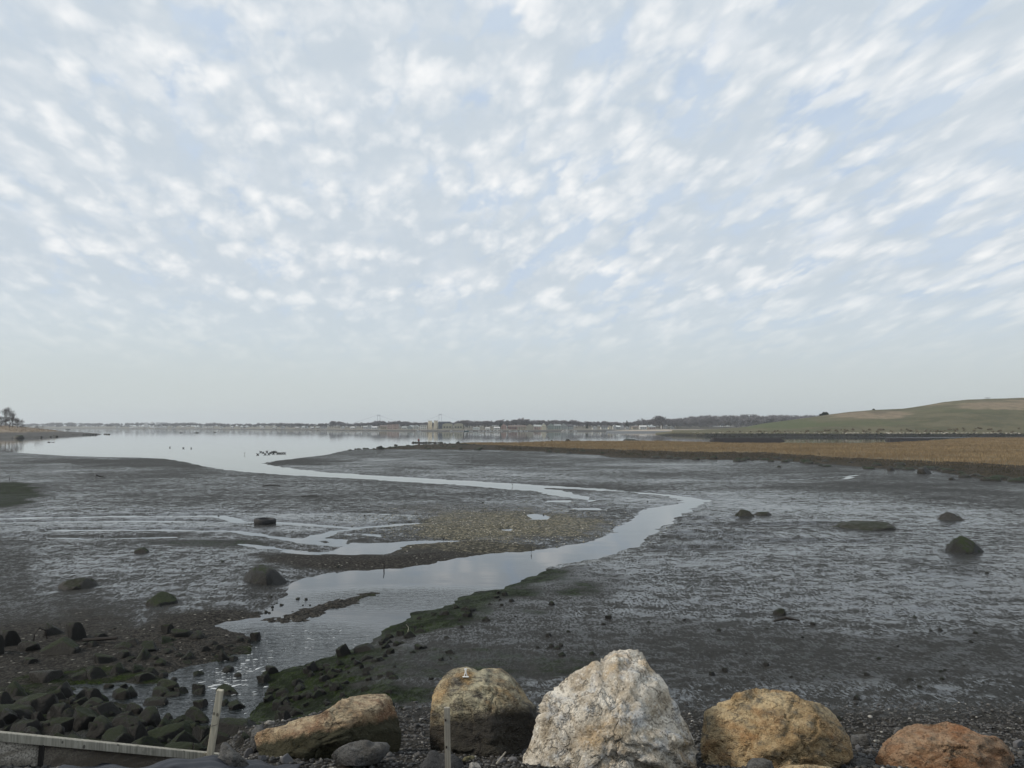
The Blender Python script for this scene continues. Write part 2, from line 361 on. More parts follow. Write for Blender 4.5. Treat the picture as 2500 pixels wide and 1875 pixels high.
algae = np.maximum.reduce([bank, blob(-20, 1210, 110, 32) * .8, blob(500, 1330, 130, 10) * .7, blob(1150, 1690, 330, 60) * .68, blob(120, 1500, 160, 30) * .5, blob(300, 1750, 420, 90) * .75, blob(0, 1400, 80, 60) * .5, blob(1900, 1660, 700, 90) * .52, blob(1400, 1560, 300, 30) * .35])
wet = np.clip(.5 + .5 * n2(Xg, Yg, .07, 4, 90) * .9 - .5 * gravel + .25 * blob(450, 1275, 700, 26) + .15 * blob(2000, 1380, 800, 150) - .2 * blob(1850, 1190, 420, 12) - .1 * blob(1150, 1125, 420, 22) + .05 * smst(Yg, 14.5, 11) - .35 * blob(450, 1130, 300, 10), 0, 1)
zone = np.stack([shell, algae, gravel, wet], 1)
s1g = sdpoly(Xg, Yg, M1); s2g = sdpoly(Xg, Yg, M2)
marsh_t = smst(-s1g, -1.5, 1.0) * .5 + smst(-s2g, 0, 4) * .5
ii = np.arange(NC * NR).reshape(NR, NC)
Fg = np.stack([ii[:-1, :-1].ravel(), ii[:-1, 1:].ravel(), ii[1:, 1:].ravel(), ii[1:, :-1].ravel()], 1)
def mud_nodes(t, b):
    O = t.coord('Object'); za = t.node('ShaderNodeAttribute', attribute_name='zone'); ta = t.node('ShaderNodeAttribute', attribute_name='tint')
    r_, g_, b_ = t.node('ShaderNodeSeparateColor').outputs[:3]; t.l.new(za.outputs['Color'], r_.node.inputs[0]); wet_ = za.outputs['Alpha']
    n1 = t.noise(t.vm('MULTIPLY', O, (1.0, .32, 1.0)), 21.0, 7.0, .84); n2_ = t.noise(O, 2.6, 4.0, .6); n3 = t.noise(O, 30.0, 3.0, .6); n4 = t.noise(O, .35, 3.0, .55)
    O2 = t.vm('MULTIPLY', O, (.55, 2.1, 1.0)); n5 = t.noise(O2, .55, 5.0, .6)
    mix_ = t.m('ADD', t.m('MULTIPLY', n1, .66), t.m('ADD', t.m('MULTIPLY', n2_, .26), t.m('MULTIPLY', n5, .08)))
    film = t.step(t.m('ADD', t.m('ADD', mix_, t.m('MULTIPLY_ADD', n4, .10, -.05)), t.m('MULTIPLY_ADD', wet_, .15, -.075)), .512, .535)
    film = t.m('MULTIPLY', film, t.m('SUBTRACT', 1.0, t.m('MULTIPLY', g_, .75)))
    film = t.m('MULTIPLY', film, t.m('SUBTRACT', 1.0, t.m('MULTIPLY', t.m('MAXIMUM', b_, r_), .7)))
    dry = t.mix(n4, (.017, .018, .0165), (.032, .0315, .027)); dry = t.mix(t.step(n3, .35, .7), dry, (.036, .035, .033))
    vg = t.node('ShaderNodeTexVoronoi'); t.l.new(O, vg.inputs['Vector']); vg.inputs['Scale'].default_value = 22
    vr = t.xyz(vg.outputs['Color'])[0]
    peb = t.mix(t.step(vr, .2, .95), (.010, .009, .008), (.055, .050, .042)); peb = t.mix(t.step(vr, .985, .99), peb, (.26, .25, .22))
    col = t.mix(t.m('MULTIPLY', b_, t.step(n1, .3, .55)), dry, peb)
    vs = t.node('ShaderNodeTexVoronoi'); t.l.new(O, vs.inputs['Vector']); vs.inputs['Scale'].default_value = 11
    sr = t.xyz(vs.outputs['Color'])[1]
    sh = t.mix(t.step(sr, .5, .95), (.04, .038, .024), (.28, .255, .18)); col = t.mix(t.m('MULTIPLY', t.m('MULTIPLY', r_, .8), t.step(t.m('ADD', n1, t.m('MULTIPLY', r_, .22)), .52, .64)), col, sh)
    gm = t.step(t.m('ADD', t.m('MULTIPLY', g_, .55), t.m('ADD', t.m('MULTIPLY', n2_, .5), t.m('MULTIPLY', n1, .35))), .74, .90)
    alg = t.mix(t.step(n3, .3, .7), (.007, .009, .005), t.mix(t.step(n2_, .4, .7), (.011, .018, .006), (.035, .055, .010)))
    col = t.mix(gm, col, alg)
    pe = t.mix(t.step(n2_, .3, .7), (.018, .016, .013), (.055, .045, .030)); th = t.mix(n2_, (.11, .09, .06), (.20, .165, .11))
    mt = ta.outputs['Fac']; col = t.mix(t.step(mt, .12, .4), col, pe); col = t.mix(t.step(t.m('ADD', mt, t.m('MULTIPLY', n2_, .2)), .80, .98), col, th)
    film = t.m('MULTIPLY', film, t.step(mt, .25, .05))
    t.put(b.inputs['Base Color'], t.mix(film, col, (.020, .022, .023)))
    t.put(b.inputs['Roughness'], t.m('MULTIPLY_ADD', film, -.55, t.m('MULTIPLY_ADD', t.m('MAXIMUM', t.m('MAXIMUM', mt, gm), b_), .2, .70)))
    b.inputs['IOR'].default_value = 1.36
    t.put(b.inputs['Specular IOR Level'], t.m('MULTIPLY_ADD', film, .28, t.m('MULTIPLY_ADD', t.m('MAXIMUM', mt, gm), -.10, .19)))
    hgt = t.m('ADD', t.m('MULTIPLY', n1, .5), t.m('ADD', t.m('MULTIPLY', n3, .25), t.m('MULTIPLY', n2_, .5)))
    hgt = t.m('ADD', hgt, t.m('MULTIPLY', t.m('SUBTRACT', 1.0, vg.outputs['Distance']), t.m('MULTIPLY', b_, .35)))
    bump(t, b, hgt, t.m('MULTIPLY_ADD', t.m('SUBTRACT', 1.0, film), .060, .006))
mud_mat = material('wet_mud', mud_nodes)
mud = link('mudflat', npmesh('mudflat', np.stack([Xg, Yg, Zg], 1), Fg, mud_mat, True, zone, marsh_t)); tag(mud, kind='structure')
# ------------------------------------------------------------------ water, one sheet at z = 0 that reaches the horizon
rc = at(600, 1650); rc2 = at(1010, 1462)
def water_nodes(t, b):
    O = t.coord('Object')
    d1 = t.vm('SUBTRACT', O, tuple(rc)); d1 = t.vm('MULTIPLY', d1, (.17, .17, 0)); ln = t.node('ShaderNodeVectorMath', operation='LENGTH'); t.l.new(d1, ln.inputs[0])
    k1 = t.step(ln.outputs['Value'], .25, .8, 1.0, 0.0)
    d2 = t.vm('SUBTRACT', O, tuple(rc2)); d2 = t.vm('MULTIPLY', t.node('ShaderNodeMapping').outputs[0] if False else d2, (.22, .50, 0)); l2 = t.node('ShaderNodeVectorMath', operation='LENGTH'); t.l.new(d2, l2.inputs[0])
    k2 = t.step(l2.outputs['Value'], .2, 1.0, .55, 0.0)
    k = t.m('MAXIMUM', k1, k2)
    O2 = t.vm('MULTIPLY', O, (1.0, 1.9, 1.0))
    rp = t.m('ADD', t.noise(O2, 3.6, 3.0, .6, .6), t.m('MULTIPLY', t.noise(O2, 11, 2.0, .5), .35))
    calm = t.noise(t.vm('MULTIPLY', O, (.8, 1.6, 1.0)), .5, 3.0, .5)
    b.inputs['Base Color'].default_value = (.016, .020, .021, 1); b.inputs['IOR'].default_value = 1.333
    t.put(b.inputs['Roughness'], t.m('MULTIPLY_ADD', k, .04, .035))
    h = t.m('ADD', t.m('MULTIPLY', rp, t.m('MULTIPLY', k, .048)), t.m('MULTIPLY', calm, .0035))
    bump(t, b, h, 1.0)
wat_mat = material('tidal_water', water_nodes)
wv = []; wf = []
xs_ = [-14000, -3000, -400, 400, 3000, 14000]; ys_ = [-200, 3, 300, 1500, 6000, 16000]
for j in ys_:
    for i in xs_: wv.append((i, j, 0))
for j in range(5):
    for i in range(5): a = j * 6 + i; wf.append((a, a + 1, a + 7, a + 6))
water = MB(); water.add(wv, wf); water = water.build('bay_water', wat_mat); tag(water, kind='structure')
# ------------------------------------------------------------------ rock shapes
def ico(sub):
    bm = bmesh.new(); bmesh.ops.create_icosphere(bm, subdivisions=sub, radius=1.0); bm.verts.ensure_lookup_table()
    V = np.array([v.co[:] for v in bm.verts]); F = np.array([[v.index for v in f.verts] for f in bm.faces]); bm.free(); return V, F
ICO = {k: ico(k) for k in (1, 2, 3, 4, 6)}
def cuts(V, rng, n, lo=.55, hi=.9, face=None):
    for _ in range(n):
        q = np.array([rng.gauss(0, 1) for _ in range(3)])
        if face is not None: q = q * np.array([.8, .5, .8]) + np.array(face)
        q /= np.linalg.norm(q); s = V @ q; c = s.max() * rng.uniform(lo, hi)
        V = V - np.outer(np.maximum(s - c, 0) * .94, q)
    return V
def rock_mesh(name, seed, mat, sub=4, ncut=9, scale=(1, 1, 1), rough=.06, pw=.8, lo=.55, flat=False):
    rng = random.Random(seed); V, F = ICO[sub]; V = V.copy()
    V = np.sign(V) * np.abs(V) ** pw; V = cuts(V, rng, ncut, lo, .88)
    V = V * np.array(scale); L = np.linalg.norm(V, axis=1, keepdims=True)
    V = V * (1 + rough * fbm(V * 2.2, 4, seed, .55)[:, None])
    return npmesh(name, V, F, mat, sub > 2 and not flat)
def moss_nodes(c0, c1, g0, g1, thr, rough=.75, sc=6.0):
    def f(t, b):
        O = t.coord('Object'); nz = t.xyz(t.node('ShaderNodeNewGeometry').outputs['Normal'])[2]
        a = t.noise(O, sc, 5.0, .62); c = t.noise(O, sc * 6, 4.0, .65); e = t.noise(O, sc * .35, 3.0, .5)
        info = t.node('ShaderNodeObjectInfo').outputs['Random']
        stone = t.mix(a, c0, c1); grn = t.mix(t.m('MULTIPLY_ADD', e, .7, t.m('MULTIPLY', c, .4)), g0, g1)
        k = t.step(t.m('ADD', t.m('MULTIPLY', nz, .42), t.m('ADD', t.m('MULTIPLY', a, .6), t.m('MULTIPLY', info, .18))), thr, thr + .16)
        t.put(b.inputs['Base Color'], t.mix(k, stone, grn)); t.put(b.inputs['Roughness'], t.m('MULTIPLY_ADD', k, .25, rough - .2))
        b.inputs['Specular IOR Level'].default_value = .35
        bump(t, b, t.m('ADD', t.m('MULTIPLY', a, .6), t.m('MULTIPLY', c, .45)), .10)
    return f
moss_mat = material('mossy_stone', moss_nodes((.006, .006, .005), (.020, .019, .016), (.006, .010, .004), (.030, .046, .009), .62))
weed_mat = material('weedy_dark_stone', moss_nodes((.014, .014, .013), (.045, .042, .036), (.010, .016, .007), (.022, .034, .012), .62))
brown_mat = material('mud_coated_stone', moss_nodes((.014, .013, .011), (.042, .038, .031), (.012, .015, .007), (.024, .029, .012), .66))
grey_mat = plain('grey_stone', (.10, .10, .105), .8, .45, 7.0)
pale_mat = plain('pale_stone', (.42, .39, .34), .85, .35, 5.0)
PROTO = {}
def protos(key, mat, n, **kw):
    PROTO[key] = [rock_mesh(key, 100 + 7 * i + len(key), mat, scale=s, **kw) for i, s in enumerate([(1, .8, .62), (1, .7, .5), (.9, .9, .8), (1, .6, .7), (1, .75, .42), (.8, 1, .6)][:n])]
protos('mossy', moss_mat, 6, ncut=11, pw=.7, lo=.5, rough=.14); protos('weedy', weed_mat, 6); protos('brown', brown_mat, 5); protos('greyr', grey_mat, 4); protos('pale', pale_mat, 3, sub=2, ncut=6)
protos('stub', weed_mat, 4, sub=2, ncut=6)
def dome_mesh(name, seed, mat, pk, hgt, sx=1.0):
    V, F = ICO[4]; V = V.copy(); r = np.sqrt(V[:, 0] ** 2 + V[:, 1] ** 2); V[:, 0] *= sx
    up = V[:, 2] > 0; r_ = np.clip(r, 0, 1); z = (1 - r_ ** pk) * hgt * (1 + .35 * fbm(V * np.array([1.6, 1.6, 0]) + 5, 3, seed)); V[:, 2] = np.where(up, z, -.12 * (1 - r_))
    V[:, :2] *= (1 + .25 * fbm(V * 1.5, 3, seed + 2))[:, None]; V = V + (fbm(V * 4, 5, seed + 8, .7) * .30)[:, None] * np.array([0, 0, 1]) * up[:, None]; rng = random.Random(seed); V2 = cuts(V, rng, 12, .7, .93, face=(0, -.3, 1.2)); V = np.where(up[:, None], V2, V)
    return npmesh(name, V, F, mat, False)
PROTO['domeb'] = [dome_mesh('mound', 1, brown_mat, 1.6, .45), dome_mesh('mound', 2, brown_mat, 2.0, .4), dome_mesh('mound', 3, brown_mat, 1.2, .5)]
PROTO['domem'] = [dome_mesh('rock', 5, moss_mat, 1.35, .8), dome_mesh('rock', 6, moss_mat, 2.6, .7), dome_mesh('rock', 7, moss_mat, 2.0, .6)]
RN = random.Random(4)
def put_rock(px, py, wpx, hpx, key='mossy', label=None, cat='rock', group=None, name='rock', k=None, rz=None, sink=.25, tilt=.12, z=None):
    """px, py: where its foot is seen"""
    g = ground_hit(px, py) if z is None else at(px, py, z)
    s = wpx / FPX * g[1] / 2; me = PROTO[key][RN.randrange(len(PROTO[key])) if k is None else k]
    hv = max(v.co.z for v in me.vertices) if 'hz' not in me else me['hz']
    me['hz'] = hv
    o = link(name, me); hh = hpx / FPX * g[1]
    o.location = (g[0], g[1] + s * .5, g[2] - hh * .12)
    o.scale = (s * 1.05, s * 1.05, hh / hv / 1.0); o.rotation_euler = (RN.uniform(-tilt, tilt), RN.uniform(-tilt, tilt), RN.uniform(-.5, .5) if rz is None else rz)
    return tag(o, label, cat, group)
# ------------------------------------------------------------------ big boulders on the gravel bank
def boulder(name, outl, Y, depth, mat, label, seed, ncut=12, amp=.045, sub=6, cat='boulder', pw=.62, strata=0.0, frac=.10):
    P = np.array(outl, float); c = (P.min(0) + P.max(0)) / 2
    d = ray(*c); d = d / d[1] * Y; C = np.array([0, 0, CAMZ]) + d; D = np.linalg.norm(d); fw = d / D
    rt = np.cross(fw, [0, 0, 1]); rt /= np.linalg.norm(rt); up = np.cross(rt, fw)
    Q = (P - c) / FPX * D * np.array([1, -1])       # outline in metres, square to the line of sight
    V, F = ICO[sub]; V = V.copy()
    th = np.arctan2(V[:, 2], V[:, 0]); m_ = np.sqrt(V[:, 0] ** 2 + V[:, 2] ** 2)
    ang = np.linspace(-math.pi, math.pi, 721); Rr = np.zeros(721)
    A = Q; B = np.roll(Q, -1, 0)
    for i, a in enumerate(ang):
        dv = np.array([math.cos(a), math.sin(a)]); best = 0
        for k in range(len(A)):
            e = B[k] - A[k]; den = dv[0] * e[1] - dv[1] * e[0]
            if abs(den) < 1e-9: continue
            t = (A[k][0] * e[1] - A[k][1] * e[0]) / den; u = (A[k][0] * dv[1] - A[k][1] * dv[0]) / den
            if t > 0 and 0 <= u <= 1: best = max(best, t)
        Rr[i] = best
    R_ = np.interp(th, ang, Rr); lat = m_ ** pw
    rng = random.Random(seed)
    L = np.stack([np.cos(th) * R_ * lat, np.sin(V[:, 1] * math.pi / 2) * depth, np.sin(th) * R_ * lat], 1)   # x, depth, height
    L[:, 0] *= .93; L[:, 2] *= .985
    L = cuts(L, rng, ncut, .56, .88, face=(0, -1.2, .35)); L = cuts(L, rng, 34, .84, .97, face=(0, -1.4, .3))
    ss = max(Rr.max(), .2)
    if frac and sub > 4:        # broken faces: each cell of the surface is tilted a little differently
        r2 = np.random.default_rng(seed); cp_ = L[r2.integers(0, len(L), 34)]; W = L + np.stack([fbm(L / ss * 2.5 + 7 * k, 3, seed + 50 + k) for k in range(3)], 1) * ss * .28
        ci = np.argmin(((W[:, None, :] - cp_[None]) ** 2).sum(2), 1); tl = r2.normal(0, 1, (34, 3)); dd_ = np.clip(((L - cp_[ci]) * tl[ci]).sum(1), -ss * .6, ss * .6) * frac + r2.normal(0, .09, 34)[ci] * frac * ss
        L = L * (1 + (dd_ / (np.linalg.norm(L, axis=1) + .15 * ss)))[:, None]
    inner = smst(1 - m_, .0, .25)
    q = L / ss
    nrm = L / (np.linalg.norm(L, axis=1, keepdims=True) + 1e-9)
    n_a = fbm(q * np.array([2.1, 2.1, 2.1]) + 3, 5, seed, .55); rid = 1 - np.abs(fbm(q * 3.1 + 9, 4, seed + 5, .5)) * 3
    n_c = fbm(q * 9, 4, seed + 9, .68)
    crk = smst(np.abs(fbm(q * 1.7 + 40, 4, seed + 21, .55)), .05, .0) + .6 * smst(np.abs(fbm(q * 3.3 + 20, 3, seed + 31, .55)), .035, .0)
    disp = (n_a * .95 + rid * .14 - crk * .42) * (.22 + .78 * inner) + n_c * .42
    if strata: 
        zz = q[:, 2] * 1.0 + q[:, 0] * .25 + .12 * n_a; disp = disp + strata * (np.abs(((zz * 4.2) % 1) - .5) * 2 - .5) * inner
    L = L + nrm * (disp * amp * ss * 1.5)[:, None]
    for _ in range(3):      # fit the silhouette
        Wd = C + np.outer(L[:, 0], rt) + np.outer(L[:, 1], fw) + np.outer(L[:, 2], up); pu, pv = proj(Wd[:, 0], Wd[:, 1], Wd[:, 2])
        ta = np.arctan2(c[1] - pv, pu - c[0]); pr = np.hypot(pu - c[0], pv - c[1]) / FPX * D; nb = 120 if sub > 4 else 40; bi = ((ta + math.pi) / (2 * math.pi) * nb).astype(int) % nb
        mx = np.zeros(nb); np.maximum.at(mx, bi, pr); cen = -math.pi + (np.arange(nb) + .5) * 2 * math.pi / nb; rat = np.interp(cen, ang, Rr) / np.maximum(mx, 1e-4)
        rat = np.clip((np.roll(rat, 1) + rat * 2 + np.roll(rat, -1)) / 4, *((.7, 1.4) if sub > 4 else (.85, 1.18))); x_ = np.interp(ta, np.concatenate([cen - 2 * math.pi, cen, cen + 2 * math.pi]), np.tile(rat, 3)); L[:, 0] *= x_; L[:, 2] *= x_
    me = npmesh(name, L, F, mat, True)
    o = link(name, me); M = Matrix([[rt[0], fw[0], up[0], C[0]], [rt[1], fw[1], up[1], C[1]], [rt[2], fw[2], up[2], C[2]], [0, 0, 0, 1]])
    o.matrix_world = M
    return tag(o, label, cat)
def stone_nodes(cols, rust, dark, zd, zw, sc=3.0, stretch=(1, 1, 1), spot=.5, bumpd=.06):
    """cols: pale, mid, grey; dark: tide stain below height zd (its edge ragged)"""
    def f(t, b):
        O0 = t.coord('Object'); O = t.vm('MULTIPLY', O0, stretch); x, y, z = t.xyz(O0)
        a = t.noise(O, sc, 6.0, .62, .4); c = t.noise(O, sc * 2.6, 6.0, .65); e = t.noise(t.vm('ADD', O, (5, 2, 9)), sc * .8, 4.0, .6, .6); fine = t.noise(O, sc * 22, 4.0, .7); g = t.noise(t.vm('ADD', O, (1, 8, 3)), sc * 1.5, 6.0, .7); med = t.noise(t.vm('ADD', O, (7, 3, 1)), sc * 7, 6.0, .72); vein = t.m('ABSOLUTE', t.m('SUBTRACT', t.noise(t.vm('ADD', O, (4, 4, 8)), sc * .9, 5.0, .6), .5))
        col = t.mix(t.step(a, .36, .62), cols[0], cols[1]); col = t.mix(t.step(c, .48, .66), col, cols[2])
        col = t.mix(t.m('MULTIPLY', t.step(e, .50, .66), .65), col, rust)
        col = t.mix(t.step(g, .60, .70, 0, spot), col, tuple(min(1, q * 1.5) for q in cols[0]))
        col = t.mix(t.step(fine, .36, .45, .75, 0.0), col, tuple(q * .25 for q in cols[1]))
        col = t.mix(t.step(fine, .58, .68, 0.0, .55), col, tuple(min(1, q * 1.45) for q in cols[0]))
        col = t.mix(t.step(med, .52, .64, 0, .6), col, tuple(q * .45 for q in cols[1])); col = t.mix(t.step(med, .44, .36, 0, .45), col, tuple(min(1, q * 1.3) for q in cols[0]))
        col = t.mix(t.step(vein, .010, .0, 0, .55), col, tuple(q * .18 for q in cols[1]))
        if zd is not None:
            zz = t.m('ADD', z, t.m('MULTIPLY_ADD', a, .5, -.25)) if False else t.m('ADD', t.m('MULTIPLY_ADD', x, zw[0], z), t.m('MULTIPLY_ADD', c, zw[1], -zw[1] / 2))
            dk = t.mix(a, dark, tuple(q * 2.4 for q in dark)); col = t.mix(t.step(zz, zd, zd + zw[2], .93, 0.0), col, dk)
        t.put(b.inputs['Base Color'], col); b.inputs['Roughness'].default_value = .82; b.inputs['Specular IOR Level'].default_value = .3
        bump(t, b, t.m('ADD', t.m('MULTIPLY', c, .7), t.m('ADD', t.m('ADD', t.m('MULTIPLY', fine, .30), t.m('MULTIPLY', med, .5)), t.m('ADD', t.m('MULTIPLY', a, .8), t.m('MULTIPLY', t.step(vein, .0, .02), .2)))), bumpd)
    return f
mB1 = material('tan_rust_stone_low', stone_nodes(((.52, .43, .29), (.31, .215, .125), (.20, .145, .095)), (.24, .125, .07), (.016, .018, .009), -.0, (-.12, .12, .05), 3.2, (1, 1, 1.6)))
mB2 = material('banded_stone', stone_nodes(((.44, .40, .28), (.16, .13, .085), (.09, .082, .07)), (.40, .25, .10), (.013, .012, .011), -.02, (-.15, .30, .10), 2.6, (1, 1, 1.7)))
mB3 = material('pale_grey_stone', stone_nodes(((.74, .69, .60), (.35, .29, .21), (.50, .50, .49)), (.44, .30, .15), (.1, .1, .1), None, (0, 0, 0), 2.4, (1, 1, 1), .7))
mB4 = material('golden_stone', stone_nodes(((.50, .395, .24), (.34, .23, .115), (.17, .15, .11)), (.33, .175, .07), (.05, .035, .02), -.34, (.05, .15, .08), 2.8, (1, 1, 1.5)))
mB5 = material('rust_stone', stone_nodes(((.36, .25, .16), (.21, .105, .05), (.15, .12, .085)), (.30, .115, .035), (.06, .03, .015), -.34, (0, .1, .1), 3.0, (1, 1, 1.8)))
mG = material('slate_stone', stone_nodes(((.16, .16, .155), (.085, .085, .085), (.05, .05, .052)), (.11, .10, .085), (.02, .02, .02), None, (0, 0, 0), 5.0, (1, 1, 1.4), .3))
mW = material('speckled_white_stone', stone_nodes(((.52, .50, .46), (.36, .34, .31), (.12, .12, .12)), (.30, .28, .24), (.02, .02, .02), None, (0, 0, 0), 9.0))
B1o = [(621, 1791), (634, 1780), (672, 1773), (698, 1770), (705, 1762), (741, 1750), (779, 1744), (806, 1727), (829, 1709), (858, 1700), (909, 1692), (940, 1693), (954, 1701), (964, 1729), (978, 1772), (981, 1797), (976, 1830), (960, 1875), (850, 1890), (700, 1885), (645, 1868), (628, 1835), (622, 1805)]
B2o = [(1048, 1790), (1051, 1742), (1056, 1694), (1068, 1670), (1089, 1643), (1110, 1631), (1144, 1626), (1171, 1637), (1185, 1631), (1223, 1631), (1250, 1650), (1274, 1677), (1288, 1705), (1309, 1722), (1313, 1770), (1300, 1815), (1280, 1865), (1178, 1880), (1075, 1865), (1050, 1830)]
B3o = [(1270, 1885), (1275, 1850), (1293, 1815), (1305, 1769), (1314, 1723), (1332, 1693), (1365, 1670), (1401, 1640), (1415, 1634), (1441, 1619), (1471, 1604), (1501, 1587), (1540, 1584), (1563, 1588), (1579, 1605), (1586, 1628), (1614, 1651), (1632, 1679), (1635, 1698), (1655, 1721), (1664, 1746), (1683, 1781), (1699, 1822), (1704, 1880), (1700, 1935), (1500, 1960), (1290, 1945), (1272, 1910)]
B4o = [(1709, 1822), (1716, 1767), (1719, 1737), (1754, 1715), (1782, 1707), (1791, 1693), (1843, 1679), (1888, 1683), (1936, 1689), (1958, 1706), (2006, 1717), (2036, 1741), (2053, 1767), (2074, 1800), (2083, 1830), (2082, 1860), (2060, 1905), (1900, 1930), (1760, 1920), (1715, 1880)]
B5o = [(2138, 1885), (2136, 1852), (2151, 1819), (2180, 1793), (2206, 1774), (2236, 1766), (2280, 1768), (2310, 1761), (2347, 1770), (2395, 1793), (2436, 1796), (2458, 1819), (2477, 1845), (2483, 1880), (2465, 1930), (2300, 1950), (2160, 1935)]
boulder('boulder', B1o, 6.9, .36, mB1, 'long low boulder, tan and rust above a dark green base, leftmost of the row', 11, 10, .05)
boulder('boulder', B2o, 7.2, .45, mB2, 'rounded brown boulder with ochre bands and the white figurine on its top', 23, 10, .05, strata=.5)
boulder('boulder', B3o, 6.5, .52, mB3, 'tallest boulder, pale grey and cream, pointed, in the middle of the row', 37, 13, .05, pw=.8, frac=.26)
boulder('boulder', B4o, 6.6, .48, mB4, 'wide golden brown boulder with grey blotches, right of the tallest one', 41, 12, .055, pw=.7)
boulder('boulder', B5o, 6.4, .42, mB5, 'rusty orange boulder at the right end of the row', 53, 10, .06, strata=.4)
boulder('rock', [(806, 1851), (811, 1839), (829, 1825), (854, 1813), (889, 1805), (918, 1811), (937, 1809), (954, 1816), (951, 1832), (935, 1852), (918, 1866), (875, 1874), (841, 1870)], 6.3, .16, mG, 'flat grey rock lying against the front of the long low boulder', 61, 14, .05, 4, 'rock')
boulder('rock', [(528, 1852), (536, 1841), (538, 1826), (541, 1816), (553, 1808), (563, 1820), (578, 1835), (597, 1852), (620, 1880), (600, 1910), (545, 1900)], 6.0, .14, mG, 'pointed grey rock standing right of the leaning stake', 67, 10, .05, 4, 'rock')
boulder('rock', [(611, 1815), (614, 1785), (628, 1769), (643, 1772), (648, 1800), (640, 1830), (620, 1840)], 7.3, .18, mG, 'dark grey rock half hidden behind the left end of the long boulder', 71, 8, .05, 4, 'rock')
boulder('rock', [(1015, 1880), (1038, 1855), (1047, 1834), (1059, 1830), (1076, 1839), (1110, 1841), (1130, 1856), (1136, 1885), (1080, 1910), (1020, 1905)], 6.35, .2, material('black_slate', stone_nodes(((.07, .07, .072), (.035, .036, .038), (.02, .02, .022)), (.05, .05, .05), (.02, .02, .02), None, (0, 0, 0), 5.0)), 'dark slate rock at the foot of the upright grey stake', 73, 10, .05, 4, 'rock')
boulder('rock', [(1144, 1878), (1146, 1864), (1152, 1860), (1168, 1862), (1175, 1874), (1173, 1890), (1150, 1892)], 5.9, .05, mW, 'small white speckled rock just left of the tallest boulder', 79, 8, .05, 4, 'rock')
boulder('rock', [(1821, 1885), (1824, 1862), (1835, 1851), (1862, 1850), (1884, 1858), (1892, 1880), (1880, 1900), (1830, 1900)], 5.9, .1, mG, 'small light grey rock in front of the golden brown boulder', 83, 9, .05, 4, 'rock')
boulder('rock', [(2077, 1816), (2078, 1794), (2100, 1792), (2126, 1794), (2128, 1810), (2120, 1822), (2085, 1824)], 7.7, .09, mG, 'square cut grey block behind the golden brown boulder', 89, 3, .02, 4, 'block')
boulder('rock', [(2058, 1875), (2070, 1853), (2110, 1850), (2135, 1856), (2140, 1880), (2110, 1895), (2065, 1893)], 6.5, .12, mG, 'low grey rock in the gap between golden and rusty boulders', 91, 8, .05, 4, 'rock')
boulder('rock', [(1890, 1885), (1905, 1870), (1960, 1866), (2020, 1868), (2050, 1880), (2030, 1900), (1900, 1900)], 6.05, .12, mB4, 'low brown rock lying along the front of the golden boulder', 93, 8, .05, 4, 'rock')
boulder('rock', [(1128, 1856), (1135, 1848), (1150, 1844), (1160, 1846), (1158, 1852), (1140, 1859), (1130, 1862)], 6.5, .05, material('olive_stone', stone_nodes(((.26, .23, .13), (.16, .15, .08), (.1, .1, .07)), (.2, .18, .1), (.02, .02, .02), None, (0, 0, 0), 6.0)), 'thin olive stone lying below the brown banded boulder', 97, 6, .03, 4, 'stone')
boulder('rock', [(643, 1766), (655, 1758), (672, 1760), (668, 1768), (650, 1772)], 7.9, .05, mW, 'small pale flat stone behind the left end of the long boulder', 99, 6, .03, 4, 'stone')
# ------------------------------------------------------------------ mossy rocks of the left shore, traced one by one (foot x, foot y, width, height)
LR = [(179, 1562, 62, 46, 'pyramid shaped rock with bright green moss, tallest of the upper left rocks'), (130, 1600, 92, 40, 'broad flat layered rock below the mossy pyramid rock'), (20, 1575, 62, 42, 'rounded brown green rock at the left edge of the photo beside the bright puddle'),
      (118, 1550, 60, 30, 'brown green block leaning on the left side of the mossy pyramid rock'), (96, 1664, 92, 26, 'long flat brown slab alone on the left mud above the rock pile'), (243, 1561, 46, 16, 'low moss topped slab right of the mossy pyramid rock'),
      (621, 1563, 36, 22, 'square dark rock with a green top standing in the stream'), (405, 1545, 44, 22, 'dark rock at the upper left bank of the stream'), (543, 1612, 30, 30, 'round rock with bright green cap at the tip of the gravel point'),
      (644, 1424, 116, 42, 'large dark green mound shaped rock on the mud left of the stream'), (385, 1477, 78, 30, 'sloping two toned rock half sunk in the mud, near left'), (175, 1438, 105, 26, 'broad low brown rock sunk in the mud at the left'),
      (340, 1350, 36, 14, 'small dark rock beside green algae on the left mud'), (2370, 1349, 92, 42, 'big moss topped boulder alone on the right mudflat'), (2330, 1269, 64, 20, 'dark peaked rock far right on the mudflat'), (1819, 1261, 50, 18, 'low brown mound shaped rock right of the stream bend'),
      (1869, 1258, 50, 9, 'flat brown rock just right of the low brown mound near the bend'), (1908, 1501, 44, 15, 'low brown oval rock on the right mudflat below the mounds'), (1487, 1511, 24, 10, 'small dark square stone on the mud above the tallest boulder'), (1348, 1477, 22, 9, 'small green topped stone on the mud right of the stream'),
      (838, 1602, 40, 30, 'round green boulder at the edge of the right bank'), (885, 1592, 56, 20, 'low mossy rock right of the round green bank boulder'), (760, 1641, 36, 26, 'dark peaked rock at the water edge of the right bank'), (662, 1645, 46, 20, 'dark green pair of rocks lying in the water off the right bank'),
      (641, 1666, 44, 20, 'low dark rock lying in the water off the right bank')]
